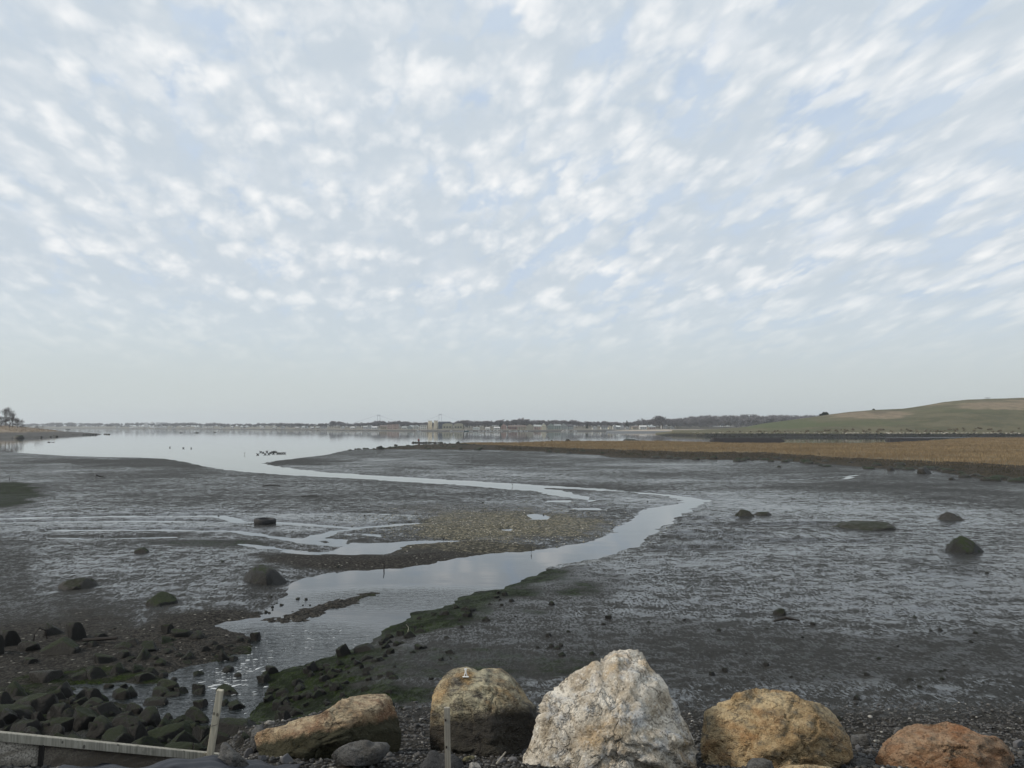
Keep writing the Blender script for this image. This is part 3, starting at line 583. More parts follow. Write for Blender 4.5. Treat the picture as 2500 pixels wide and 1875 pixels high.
for px, py, w_, h_, lab in LR:
    key = 'brown' if ('brown' in lab and 'green' not in lab) or 'peaked rock far' in lab else 'mossy'
    kk = {179: 2, 644: 0, 2370: 1, 621: 2, 385: 2, 175: 1, 1819: 0, 1869: 1, 2330: 2, 1908: 1}.get(px)
    if px in (644, 2370, 385): key = 'domem'; w_ *= 1.02
    if px in (175, 1819, 1869, 2330, 1908): key = 'domeb'; w_ *= 1.0
    put_rock(px, py, w_, h_, key, lab, 'rock', None, 'rock', k=kk, tilt=.08)
PILE = [(10, 1760, 110, 60), (60, 1745, 120, 50), (95, 1735, 80, 45), (125, 1712, 50, 34), (145, 1703, 70, 40), (197, 1706, 62, 26), (248, 1711, 31, 26), (285, 1708, 60, 28), (312, 1702, 60, 26), (215, 1730, 60, 26), (250, 1752, 80, 40), (320, 1742, 56, 24), (140, 1760, 74, 44), (100, 1790, 60, 30), (190, 1780, 100, 62), (235, 1800, 90, 50), (130, 1790, 90, 36), (50, 1790, 90, 30), (355, 1772, 84, 46), (300, 1790, 90, 40), (330, 1815, 70, 50), (280, 1812, 90, 30), (395, 1790, 90, 34), (410, 1810, 130, 36), (470, 1765, 72, 32), (440, 1775, 60, 30), (480, 1812, 60, 40), (455, 1800, 60, 46), (405, 1765, 40, 24), (400, 1686, 70, 24), (388, 1700, 68, 22), (372, 1722, 66, 26), (412, 1702, 46, 14), (440, 1694, 40, 18), (480, 1688, 48, 20), (480, 1697, 34, 16), (486, 1726, 50, 22), (545, 1698, 60, 26), (575, 1730, 50, 22), (550, 1722, 34, 14), (566, 1796, 130, 42), (520, 1815, 70, 30), (595, 1815, 60, 26), (208, 1686, 18, 14), (227, 1689, 12, 12), (302, 1681, 20, 14), (262, 1680, 24, 12), (160, 1686, 40, 12), (190, 1662, 60, 26), (230, 1655, 60, 24), (285, 1645, 60, 26), (330, 1640, 50, 20), (250, 1620, 66, 20), (300, 1606, 50, 22), (345, 1610, 60, 28), (360, 1590, 60, 24), (400, 1570, 60, 18), (440, 1556, 60, 20), (480, 1560, 50, 18), (390, 1625, 44, 16), (30, 1700, 60, 40), (0, 1735, 60, 50), (60, 1590, 60, 26), (-10, 1600, 40, 60), (290, 1585, 50, 14), (500, 1590, 36, 14), (460, 1600, 30, 12), (350, 1660, 60, 20), (70, 1620, 50, 16), (425, 1840, 90, 30), (350, 1835, 90, 30), (480, 1838, 60, 26)]
for px, py, w_, h_ in PILE:
    put_rock(px, py, w_ * .95, h_ * .86, 'mossy', 'angular dark green mossy rock in the heap filling the lower left shore', 'rock', 'mossy rocks heaped on the lower left shore', tilt=.5)
for i in range(130):
    px = RN.uniform(-120, 560); py = RN.uniform(1705, 1830)
    if px > 300 and py < 1775: px -= 330
    put_rock(px, py, *(lambda q: (q, q * RN.uniform(.4, .7)))(RN.choice([RN.uniform(12, 28), RN.uniform(24, 66)])), 'mossy', 'angular dark green mossy rock in the heap filling the lower left shore', 'rock', 'mossy rocks heaped on the lower left shore', tilt=.5)
put_rock(2140, 1291, 190, 15, 'domeb', 'broad low olive mound with a few pale shells on the right mudflat', 'mound', None, 'mound', k=1, rz=.1, tilt=.02)
for px, py, q in [(2104, 1273, 9), (2122, 1276, 4), (2092, 1283, 4), (2113, 1277, 3), (2082, 1288, 4), (2130, 1277, 3)]: put_rock(px, py + 2, q, q * .55, 'pale', 'pale shell on the broad low olive mound on the right mudflat', 'shell', 'pale shells on the olive mound', 'shell')
# cobbles along the right bank and other strews
def strew(n, fn, key, wr, asp, label, group, cat='stone', name='stone', tilt=.3):
    for i in range(n):
        px, py = fn(); w_ = RN.uniform(*wr) * (py - 1043) / 560
        put_rock(px, py, w_, w_ * RN.uniform(*asp), key, label, cat, group, name, tilt=tilt)
bankp = [(1225, 1445), (1130, 1478), (1030, 1500), (960, 1550), (880, 1598), (790, 1630), (710, 1660), (690, 1700), (650, 1750)]
def bankpt():
    k = RN.randrange(len(bankp) - 1); f = RN.random(); s = abs(RN.gauss(0, 1)) * 26
    return bankp[k][0] + (bankp[k + 1][0] - bankp[k][0]) * f + s * 1.5, bankp[k][1] + (bankp[k + 1][1] - bankp[k][1]) * f + s * .7
strew(90, bankpt, 'mossy', (12, 34), (.35, .6), 'small rounded green mossy stone on the right bank of the stream', 'mossy stones along the right bank')
strew(40, lambda: (RN.uniform(640, 960), RN.uniform(1640, 1745)), 'mossy', (14, 34), (.35, .55), 'small rounded green mossy stone on the right bank of the stream', 'mossy stones along the right bank')
strew(40, lambda: (RN.uniform(180, 620), RN.uniform(1560, 1665)), 'weedy', (12, 34), (.3, .5), 'small dark weedy stone on the brown gravel left of the stream', 'dark stones on the left gravel point')
strew(12, lambda: (RN.uniform(620, 760), RN.uniform(1450, 1500)), 'weedy', (8, 18), (.28, .45), 'small black stone at the wet edge beside the gravel bar', 'black stones by the gravel bar')
strew(75, lambda: (RN.uniform(950, 2500), RN.uniform(1500, 1760)), 'weedy', (5, 20), (.3, .6), 'small dark weedy cobble on the wet dark ground behind the boulders', 'dark cobbles behind the boulders', 'cobble', 'cobble')
strew(30, lambda: (RN.uniform(0, 2500), RN.choice([RN.uniform(1150, 1300), RN.uniform(1180, 1550)])), 'weedy', (8, 20), (.3, .5), 'tiny dark stone lying loose on the open mudflat', 'loose stones on the mudflat')
strew(28, lambda: (RN.uniform(560, 2500), RN.uniform(1790, 1873)), 'greyr', (9, 24), (.4, .7), 'fist sized grey stone on the foreground gravel', 'grey stones on the foreground gravel')
# far fringe of dark lumps in front of the marsh grass, ledge in the bay, islets
fr = [(960, 1094), (1082, 1096), (1204, 1097), (1326, 1102), (1472, 1111), (1650, 1121), (1800, 1123), (1895, 1124), (2021, 1133), (2164, 1145), (2275, 1147), (2417, 1171), (2500, 1176)]
for i in range(150):
    u = RN.random() * (len(fr) - 1); k = int(u); f = u - k
    px = fr[k][0] + (fr[k + 1][0] - fr[k][0]) * f; py = fr[k][1] + (fr[k + 1][1] - fr[k][1]) * f + RN.gauss(-2, 3.5)
    ww = RN.uniform(6, 26) * (py - 1043) / 80
    put_rock(px, py, ww, ww * RN.uniform(.16, .34), 'stub', 'low black lump of peat and weed at the front edge of the salt marsh', 'peat lump', 'peat lumps along the marsh edge', 'peat_lump', rz=0)
for px, py, w_, h_, lab in [(2178, 1149, 26, 13, 'dark round clump with dry grass on the mud, smaller of two below the marsh'), (2262, 1157, 42, 20, 'dark round clump with dry grass on the mud, larger of two below the marsh'), (2328, 1172, 22, 8, 'small dark pointed lump on the mud right of the two grassy clumps'), (1902, 1141, 13, 5, 'small dark block on the mud in front of the marsh, centre right')]:
    put_rock(px, py, w_, h_, 'brown', lab, 'mud clump', None, 'mud_clump', rz=0)
for px, py, w_, h_, lab in [(928, 1098, 22, 11, 'large round dark rock at the tip of the low point, left of the figure'), (1119, 1087, 14, 11, 'upright dark rock right of the rock ledge in the bay'), (1386, 1077.5, 10, 7, 'dark round rock behind the middle of the tan marsh grass'), (1347, 1077.5, 8, 4, 'small dark rock left of the round rock behind the marsh grass'), (1086, 1083, 5, 3, 'tiny dark rock in the water at the right end of the ledge'), (1098, 1083, 6, 2.5, 'flat tiny dark rock in the water between ledge and upright rock'), (855, 1100, 12, 3.5, 'flat dark rock at the left end of the low point'),
                         (441, 1057.2, 9, 1.5, 'flat dark islet in the bay, left of the pair'), (478, 1057.2, 14, 2.5, 'widest dark islet in the middle of the bay'), (524, 1055.6, 9, 1.3, 'small flat dark islet in the bay, right of the widest one'), (164, 1049.2, 12, 2.5, 'distant low dark islet in the bay beyond the spit'), (118, 1080, 8, 1.6, 'small dark rock awash in the near left of the bay'), (128, 1080, 9, 1.0, 'thin dark rock awash right of another in the near left bay')]:
    put_rock(px, py, w_, h_, 'weedy', lab, 'rock', None, 'rock', rz=0, z=0.0, tilt=.05)
for i in range(22):
    px = 1008 + i * 3.3 + RN.uniform(-1, 1); put_rock(px, 1081.6 + RN.uniform(-.4, .3), RN.uniform(5, 10), RN.uniform(1.8, 4.2), 'stub', 'dark weedy rock in the low ledge standing in the bay', 'rock', 'rocks of the ledge in the bay', rz=0, z=0.0)
for i in range(40):
    u = RN.random(); px = 860 + u * 300; py = 1098 - u * 13 + RN.uniform(-1.5, 1.5)
    put_rock(px, py, RN.uniform(5, 14), RN.uniform(1.5, 3.5), 'stub', 'small dark weedy rock on the low rocky point before the marsh', 'rock', 'rocks of the low point', rz=0)
# pebbles of the foreground gravel: nobody could count them
def scatter_mesh(name, X, Y, Zb, size, mat, kind_label, flat=.6, sub=1, cat='gravel'):
    V0, F0 = ICO[sub]; n_ = len(X); rng = np.random.default_rng(3)
    sc = np.stack([size, size * rng.uniform(.6, 1, n_), size * flat * rng.uniform(.6, 1.2, n_)], 1); a = rng.uniform(0, 6.28, n_)
    P = V0[None] * sc[:, None]; P = P * (1 + rng.uniform(-.22, .22, P.shape)); ca, sa = np.cos(a)[:, None], np.sin(a)[:, None]
    PX = P[..., 0] * ca - P[..., 1] * sa + X[:, None]; PY = P[..., 0] * sa + P[..., 1] * ca + Y[:, None]; PZ = P[..., 2] + (Zb + size * flat * .3)[:, None]
    V = np.stack([PX, PY, PZ], 2).reshape(-1, 3); F = (F0[None] + (np.arange(n_) * len(V0))[:, None, None]).reshape(-1, 3)
    o = link(name, npmesh(name, V, F, mat, False, None, np.repeat(rng.uniform(0, 1, n_), len(V0)))); return tag(o, kind_label, cat, None, 'stuff')
def peb_nodes(a, c, hi, hk):
    def f(t, b):
        ta = t.node('ShaderNodeAttribute', attribute_name='tint').outputs['Fac']
        t.put(b.inputs['Base Color'], t.mix(t.step(ta, hk, hk + .02), t.mix(ta, a, c), hi)); b.inputs['Roughness'].default_value = .7
    return f
rg = np.random.default_rng(7)
Yp = rg.uniform(5.2, 10.5, 26000) ** 1.0; Tp = rg.uniform(-.66, .66, 26000); Xp = Tp * Yp
keep = (Yp < 9.0) | (rg.random(26000) < .4); keep &= ~((Tp < -.34) & (Yp > 7.2)); Xp, Yp = Xp[keep], Yp[keep]
scatter_mesh('foreground_gravel', Xp, Yp, height(Xp, Yp), rg.uniform(.006, .02, len(Xp)) * np.where(rg.random(len(Xp)) < .06, 1.9, 1), material('gravel', peb_nodes((.014, .014, .014), (.085, .082, .078), (.27, .26, .24), .965)), 'grey gravel around the feet of the boulders')
a_ = rg.normal(0, 1, (6000, 2)); pz = np.stack([1205 + a_[:, 0] * 150, 1284 + a_[:, 1] * 24], 1)
wp = np.array([at(p, q)[:2] for p, q in pz]); hs = height(wp[:, 0], wp[:, 1]); ok = hs > .0; wp = wp[ok]; hs = hs[ok]
scatter_mesh('shell_bed', wp[:, 0], wp[:, 1], hs, rg.uniform(.012, .04, len(wp)), material('oyster_shell', peb_nodes((.055, .05, .034), (.27, .245, .17), (.52, .49, .42), .93)), 'bed of pale oyster shells on the bar inside the stream bend', .35, cat='shells')
# ------------------------------------------------------------------ skinned figures
def skin(name, P, E, Rd, mat, parent=None, sub=1):
    me = bpy.data.meshes.new(name); me.from_pydata([tuple(p) for p in P], E, []); o = link(name, me, parent)
    m = o.modifiers.new('skin', 'SKIN'); m.use_smooth_shade = True
    for i, r in enumerate(Rd):
        sv_ = me.skin_vertices[0].data[i]; sv_.radius = (r, r) if not isinstance(r, tuple) else r; sv_.use_root = (i == 0)
    s_ = o.modifiers.new('sub', 'SUBSURF'); s_.levels = sub; s_.render_levels = sub
    me.materials.append(mat); return o
# ------------------------------------------------------------------ marsh and spit grass
def blades(name, X, Y, Z, H, Wd, mat, lean=.35, label=None):
    g = np.random.default_rng(11); n_ = len(X); a = g.uniform(0, math.pi, n_); la = g.uniform(0, 6.28, n_); ll = H * g.uniform(0, lean, n_)
    V = np.zeros((n_, 3, 3)); dx_ = np.cos(a) * Wd / 2; dy_ = np.sin(a) * Wd / 2
    V[:, 0] = np.stack([X - dx_, Y - dy_, Z - .03], 1); V[:, 1] = np.stack([X + dx_, Y + dy_, Z - .03], 1); V[:, 2] = np.stack([X + np.cos(la) * ll, Y + np.sin(la) * ll, Z + H], 1)
    tn = np.repeat(g.uniform(0, 1, n_), 3)
    o = link(name, npmesh(name, V.reshape(-1, 3), np.arange(n_ * 3).reshape(-1, 3), mat, False, None, tn)); return tag(o, label, 'grass', None, 'stuff')
def grass_nodes(c0, c1, c2):
    def f(t, b):
        ta = t.node('ShaderNodeAttribute', attribute_name='tint').outputs['Fac']; O = t.coord('Object')
        p = t.noise(t.vm('MULTIPLY', O, (.6, 1.6, 1)), .09, 5.0, .6)
        col = t.mix(ta, c0, c1); t.put(b.inputs['Base Color'], t.mix(t.step(p, .42, .58, 0, .9), col, c2)); b.inputs['Roughness'].default_value = .9; b.inputs['Specular IOR Level'].default_value = .1
    return f
gm_ = material('dead_marsh_grass', grass_nodes((.145, .105, .060), (.34, .258, .155), (.17, .125, .076)))
g = np.random.default_rng(5); NB = 330000
Yb = g.uniform(52, 330, NB); Tb = g.uniform(-.06, .80, NB); Xb = Tb * Yb
sM = sdpoly(Xb, Yb, M2); sW = sdpoly(Xb, Yb, WP); cl = n2(Xb, Yb, .5, 3, 60)
k_ = (sM + 1.2 * n2(Xb, Yb, .3, 3, 44) < 0) & (sW > -.5); Xb, Yb, sM, cl = Xb[k_], Yb[k_], sM[k_], cl[k_]
Hb = (.20 + .14 * cl + .10 * g.random(len(Xb))) * smst(-sM, -.5, 3); Hb = np.maximum(Hb, .06) * np.where(g.random(len(Xb)) < .04, 1.5, 1)
blades('marsh_grass', Xb, Yb, height(Xb, Yb), Hb, .05 * (Yb / 100) ** .8 + .01, gm_, .5, 'tan dead grass covering the salt marsh on the right')
# dark stubble between the mud and the grass
Yb = g.uniform(50, 190, 120000); Tb = g.uniform(-.1, .75, 120000); Xb = Tb * Yb
s1 = sdpoly(Xb, Yb, M1); s2 = sdpoly(Xb, Yb, M2); cl = n2(Xb, Yb, .35, 4, 50, .6)
k_ = (s1 < -.8) & (s2 > -1.5) & (np.abs(cl) > .10) & (Xb / Yb > -.02); Xb, Yb, cl = Xb[k_], Yb[k_], cl[k_]
blades('marsh_stubble', Xb, Yb, height(Xb, Yb), .08 + .12 * g.random(len(Xb)), .05 * (Yb / 100) + .01, material('dark_stubble', grass_nodes((.022, .020, .014), (.085, .068, .040), (.045, .040, .026))), .5, 'dark brown stubble and peat along the front edge of the marsh')
# ------------------------------------------------------------------ far land
def Dsh(px): return float(np.interp(px, [-900, 100, 400, 600, 800, 1000, 1100, 1450, 1600, 1750, 2300], [2600, 2400, 2050, 1550, 1180, 930, 870, 880, 980, 1050, 1100]))
OFF = [-12, 0, 3, 10, 45, 160, 420, 1100]; OZ = [-.6, -.05, .9, 1.5, 2.4, 4.2, 6.0, 6.5]
fv = []; ff = []
cols = np.linspace(-900, 2500, 240)
for i, px in enumerate(cols):
    D = Dsh(px); t_ = (px - CX) / FPX
    for j, (a, b_) in enumerate(zip(OFF, OZ)):
        s = D / 900; Y = D + a * s + 3 * math.sin(i * 1.7) * (1 if j in (1, 2, 3) else 0); fv.append((t_ * Y, Y, b_ * (1 if j < 3 else (s ** .5) * (1 + .12 * math.sin(i * .7 + j)))))
for i in range(len(cols) - 1):
    for j in range(len(OFF) - 1): a = i * len(OFF) + j; ff.append((a, a + len(OFF), a + len(OFF) + 1, a + 1))
def far_nodes(t, b):
    O = t.coord('Object'); z = t.xyz(O)[2]; a = t.noise(O, .05, 4.0, .6)
    col = t.mix(a, (.07, .075, .055), (.17, .145, .11)); t.put(b.inputs['Base Color'], t.mix(t.step(z, .7, 1.3), (.035, .035, .035), col)); b.inputs['Roughness'].default_value = .9
far = MB(); far.add(fv, ff); far = far.build('far_shore', material('far_ground', far_nodes), None, True); tag(far, kind='structure')
# low tan sand and reed flat in front of the right hand wood
m = MB(); pts = [(1500, 1053.6), (1560, 1051), (1640, 1050.3), (1720, 1050), (1800, 1050)]
q = []
for px, py in [(1480, 0), (1540, .9), (1600, 1.3), (1700, 1.4), (1800, 1.4), (1900, 1.4)]:
    D = 640; t_ = (px - CX) / FPX; q.append([(t_ * D, D, -.3), (t_ * (D + 8), D + 8, .5 + py * .6), (t_ * (D + 25), D + 25, 1.0 + py), (t_ * (D + 120), D + 120, .8 + py), (t_ * (D + 260), D + 260, -.2)])
for i in range(len(q)):
    m.v += q[i]
    if i:
        for j in range(4): a = (i - 1) * 5 + j; m.f.append((a, a + 5, a + 6, a + 1))
flat = m.build('sand_flat', material('reed_flat', lambda t, b: t.put(b.inputs['Base Color'], t.mix(t.step(t.xyz(t.coord('Object'))[2], .9, 1.5), (.05, .052, .05), (.30, .24, .17)))), None, True); tag(flat, kind='structure')
# ------------------------------------------------------------------ bare trees
def tree_mesh(seed, H, levels=6, spread=.55, kids=3, blade_lv=2, wmul=1.0, trunk=.22, fan=1.0, rd=.6, ld=.62):
    rng = random.Random(seed); T_ = MB(); CV = []; CF = []
    def br(p, d, L, r, lv):
        e = p + d * L
        if lv < blade_lv: T_.tube([p, p + d * L * .55 + Vector((rng.gauss(0, .03), rng.gauss(0, .03), 0)) * L, e], [r, r * .8, r * .6], 5)
        else:
            s = d.cross(Vector((rng.gauss(0, 1), rng.gauss(0, 1), rng.gauss(0, 1)))).normalized() * max(r, .010 * wmul) * 1.3; o = len(CV)
            CV.extend([tuple(p - s), tuple(p + s), tuple(e + s * .35), tuple(e - s * .35)]); CF.append((o, o + 1, o + 2, o + 3))
        if lv >= levels: return
        for k in range(kids + (1 if lv < 2 else 0)):
            a = rng.uniform(0, 6.28); sp = spread * rng.uniform(.5, 1.3) * (fan if lv < 2 else 1); q = d.orthogonal().normalized(); q.rotate(Matrix.Rotation(a, 3, d))
            nd = (d + q * sp + Vector((0, 0, .10))).normalized(); f = rng.uniform(.45, 1.0) if k else 1.0
            br(p + d * L * f, nd, L * rng.uniform(ld, ld + .22), r * rd, lv + 1)
    br(Vector((0, 0, -.1)), Vector((rng.gauss(0, .04), rng.gauss(0, .04), 1)).normalized(), H * trunk, H * .020, 0)
    zz = max(v[2] for v in CV); k = H / zz; CV = [(a * k, b_ * k, c * k) for a, b_, c in CV]; T_.v = [(a * k, b_ * k, c * k) for a, b_, c in T_.v]
    return T_, CV, CF
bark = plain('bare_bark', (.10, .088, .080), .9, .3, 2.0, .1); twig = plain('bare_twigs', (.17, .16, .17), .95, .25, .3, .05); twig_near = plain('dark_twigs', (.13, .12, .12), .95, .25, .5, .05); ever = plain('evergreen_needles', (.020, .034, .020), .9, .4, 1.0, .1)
TP = []
for i in range(7):
    T_, CV, CF = tree_mesh(200 + i, 10.0, 6, .58 + .08 * (i % 3), 3, 2, 6.5, .2 + .03 * (i % 4), 1.1)
    TP.append((T_.mesh('trunk', bark), npmesh('crown', CV, CF, twig)))
def tree_inst(name, loc, H, k, label, group, wx=1.0):
    o = empty(name, loc, label, 'tree', group, RN.uniform(0, 6.28)); o.scale = (H / 10 * wx, H / 10 * wx, H / 10)
    link('trunk', TP[k][0], o); link('crown', TP[k][1], o); return o
def landz(px, off):
    s = Dsh(px) / 900; return np.interp(off, [a * s for a in OFF], [b_ * s ** .5 for b_ in OZ])
def far_tree(px, top, off, label='bare leafless tree among the houses on the far shore', group='bare trees along the far shore', wx=1.15, k=None):
    Y = Dsh(px) + off; z0 = landz(px, off); zt = CAMZ + (HOR - top) / FPX * Y
    return tree_inst('bare_tree', ((px - CX) / FPX * Y, Y, z0 - .3), max(zt - z0, 4), RN.randrange(7) if k is None else k, label, group, wx)
SKY = [(700, 1036), (760, 1034), (800, 1036), (812, 1030), (840, 1033), (870, 1034), (900, 1033), (915, 1029), (950, 1030), (990, 1029), (1020, 1034), (1045, 1033), (1085, 1032), (1110, 1033), (1125, 1028), (1160, 1029), (1175, 1027), (1200, 1031), (1220, 1026), (1245, 1029), (1255, 1027), (1275, 1022), (1295, 1029), (1312, 1026), (1345, 1028), (1392, 1027), (1420, 1031), (1450, 1031), (1480, 1030), (1510, 1033), (1545, 1031), (1575, 1026), (1600, 1025), (1640, 1024), (1670, 1023)]
for i in range(270):
    u = (i + RN.random()) / 270; px = 690 + u * 970; tp = np.interp(px, [a for a, b_ in SKY], [b_ for a, b_ in SKY]) - 4.0 + abs(RN.gauss(0, 3.4))
    far_tree(px, tp, RN.uniform(45, 170), wx=1.4)
far_tree(1617, 1013, 30, 'tall round headed bare tree standing above the far houses, right of centre', None, 1.35, 1)
far_tree(1561, 1019, 40, 'pale bare tree above the far houses, left of the tall round headed tree', None, 1.2, 3)
far_tree(1277, 1018, 50, 'tallest pale bare tree above the brick row houses on the far shore', None, 1.2, 5)
cm = MB(); cm.tube([(0, 0, 0), (0, 0, 9.6)], [.25, .05], 5); ct = cm.mesh('trunk', bark); cb = MB(); r7 = random.Random(7)
for k in range(420):
    z = r7.random() ** 1.3 * 9 + .9; rr = (10 - z) * .26 + .1; a = r7.uniform(0, 6.28); s = .5; x1, y1 = math.cos(a) * rr, math.sin(a) * rr
    cb.add([(x1 * .2, y1 * .2, z + .2), (x1 + s * math.sin(a), y1 - s * math.cos(a), z - .5), (x1 - s * math.sin(a), y1 + s * math.cos(a), z - .4)], [(0, 1, 2)])
cc = cb.mesh('crown', ever)
for px, top, lab in [(1530, 1026, 'dark conifer among the far houses, tallest of the evergreens'), (1507, 1033, 'small pointed evergreen on the far shore left of the dark conifer'), (1318, 1030, 'dark evergreen behind the cream gabled house'), (1222, 1030, 'broad dark evergreen left of the red gabled house'), (1433, 1031, 'slim dark evergreen behind the long grey row houses')]:
    Y = Dsh(px) + 55; z0 = landz(px, 55); H = CAMZ + (HOR - top) / FPX * Y - z0; o = empty('conifer', ((px - CX) / FPX * Y, Y, z0), lab, 'tree'); o.scale = (H / 10 * (2 if 'broad' in lab else 1),) * 2 + (H / 10,); link('trunk', ct, o); link('crown', cc, o)
# woods that read as one mass
def wood(name, spec, n_, label, mat, Hs, step=.7):
    rng = np.random.default_rng(9); Vs = []; Fs = []; o = 0
    base = []
    for k in range(4):
        T_, CV, CF = tree_mesh(300 + k, 10, 5, .6, 3, 1, 9.0, .22, 1.1); base.append((np.array(CV), np.array(CF)))
    for i in range(n_):
        px = rng.uniform(spec[0][0], spec[-1][0]); tp = np.interp(px, [s[0] for s in spec], [s[1] for s in spec]) - 2.5 + abs(rng.normal(0, 1.2)) * Hs
        off = rng.uniform(*spec_off); Y = Dsh(px) + off; z0 = landz(px, off); zt = CAMZ + (HOR - tp) / FPX * Y
        f = rng.uniform(.72, 1.0) if rng.random() < .6 else rng.uniform(.3, .6); zt = z0 + (zt - z0) * f; V, F = base[rng.integers(4)]; a = rng.uniform(0, 6.28); h = max(zt - z0, 3) / 10; c, s = math.cos(a), math.sin(a)
        W = np.stack([(V[:, 0] * c - V[:, 1] * s) * h * 1.6 + (px - CX) / FPX * Y, (V[:, 0] * s + V[:, 1] * c) * h * 1.6 + Y, V[:, 2] * h + z0], 1)
        Vs.append(W); Fs.append(F + o); o += len(V)
    ob = link(name, npmesh(name, np.vstack(Vs), np.vstack(Fs), mat)); return tag(ob, label, 'wood', None, 'stuff')
spec_off = (25, 330)
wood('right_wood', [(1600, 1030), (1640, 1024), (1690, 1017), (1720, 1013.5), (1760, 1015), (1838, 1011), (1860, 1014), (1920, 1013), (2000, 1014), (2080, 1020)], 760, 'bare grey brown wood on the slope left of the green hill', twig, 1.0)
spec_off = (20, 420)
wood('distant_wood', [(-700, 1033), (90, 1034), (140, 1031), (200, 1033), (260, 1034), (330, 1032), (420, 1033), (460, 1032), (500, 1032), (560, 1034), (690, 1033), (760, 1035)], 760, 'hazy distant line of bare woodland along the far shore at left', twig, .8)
# ------------------------------------------------------------------ buildings on the far shore
MC = {}
def cmat(c, r=.7):
    k = tuple(c)
    if k not in MC: MC[k] = plain('painted_wall' if c[0] > .3 else 'brick_or_roof', c, r, .12, .6, .2)
    return MC[k]
WHT = (.52, .52, .51); CRM = (.62, .57, .44); TAN = (.34, .29, .22); BRK = (.22, .13, .11); GRY = (.33, .35, .34); GRN = (.27, .31, .28); RDK = (.07, .07, .075); RBR = (.14, .11, .095); PNK = (.42, .31, .27); YEL = (.78, .70, .54); BLU = (.06, .075, .11); LRF = (.50, .53, .52)
winm = plain('window_glass', (.03, .035, .045), .15, .1, 1, .6)
def building(px, top, wpx, kind, wall, roof, label, off=22, base=None, cat='house', floors=2, nw=3, dep=9, group=None, ridge=.4):
    Y = Dsh(px) + off; z0 = landz(px, off) if base is None else base; z1 = CAMZ + (HOR - top) / FPX * Y; W = wpx / FPX * Y; Ht = z1 - z0; x0 = (px - CX) / FPX * Y
    e = empty('house' if cat == 'house' else cat.replace(' ', '_'), (x0, Y, z0), label, cat, group)
    He = Ht if kind == 'f' else Ht * (1 - ridge); m = MB(); m.box((0, dep / 2, He / 2 - .3), (W, dep, He + .6)); r = MB(); ov = .35
    if kind == 'g':
        m.add([(-W / 2, 0, He), (W / 2, 0, He), (0, 0, Ht - .1)], [(0, 1, 2)]); m.add([(-W / 2, dep, He), (W / 2, dep, He), (0, dep, Ht - .1)], [(2, 1, 0)])
        for s in (-1, 1): r.add([(0, -ov, Ht), (s * (W / 2 + ov), -ov, He - .15), (s * (W / 2 + ov), dep + ov, He - .15), (0, dep + ov, Ht), (0, -ov, Ht + .22), (s * (W / 2 + ov), -ov, He + .07), (s * (W / 2 + ov), dep + ov, He + .07), (0, dep + ov, Ht + .22)], [(0, 1, 2, 3), (4, 5, 6, 7), (0, 1, 5, 4), (1, 2, 6, 5), (2, 3, 7, 6)])
    elif kind == 's':
        r.add([(-W / 2 - ov, -ov, He - .1), (W / 2 + ov, -ov, He - .1), (W / 2 + ov, dep / 2, Ht), (-W / 2 - ov, dep / 2, Ht), (W / 2 + ov, dep + ov, He - .1), (-W / 2 - ov, dep + ov, He - .1)], [(0, 1, 2, 3), (3, 2, 4, 5), (0, 3, 5), (1, 4, 2)])
    elif kind == 'b':
        N = 10; P = [(-W / 2 * math.cos(math.pi * i / N), He + (Ht - He) * math.sin(math.pi * i / N) ** .8) for i in range(N + 1)]
        r.add([(a, 0, c) for a, c in P] + [(a, dep, c) for a, c in P], [(i, i + 1, N + 2 + i, N + 1 + i) for i in range(N)] + [tuple(range(N, -1, -1)), tuple(range(N + 1, 2 * N + 2))])
    else: r.box((0, dep / 2, Ht + .42), (W + .3, dep + .3, .4))
    m.build('wall', cmat(wall), e); r.build('roof', cmat(roof), e)
    ww = W / (nw * 2 + 1)
    wmsh = MB().box((0, 0, 0), (ww, .12, He / floors * .42)).mesh('window', winm)
    for fl in range(floors):
        for k in range(nw): link('window', wmsh, e, (-W / 2 + ww * (2 * k + 1.5), -.05, He * (fl + .55) / floors))
    return e
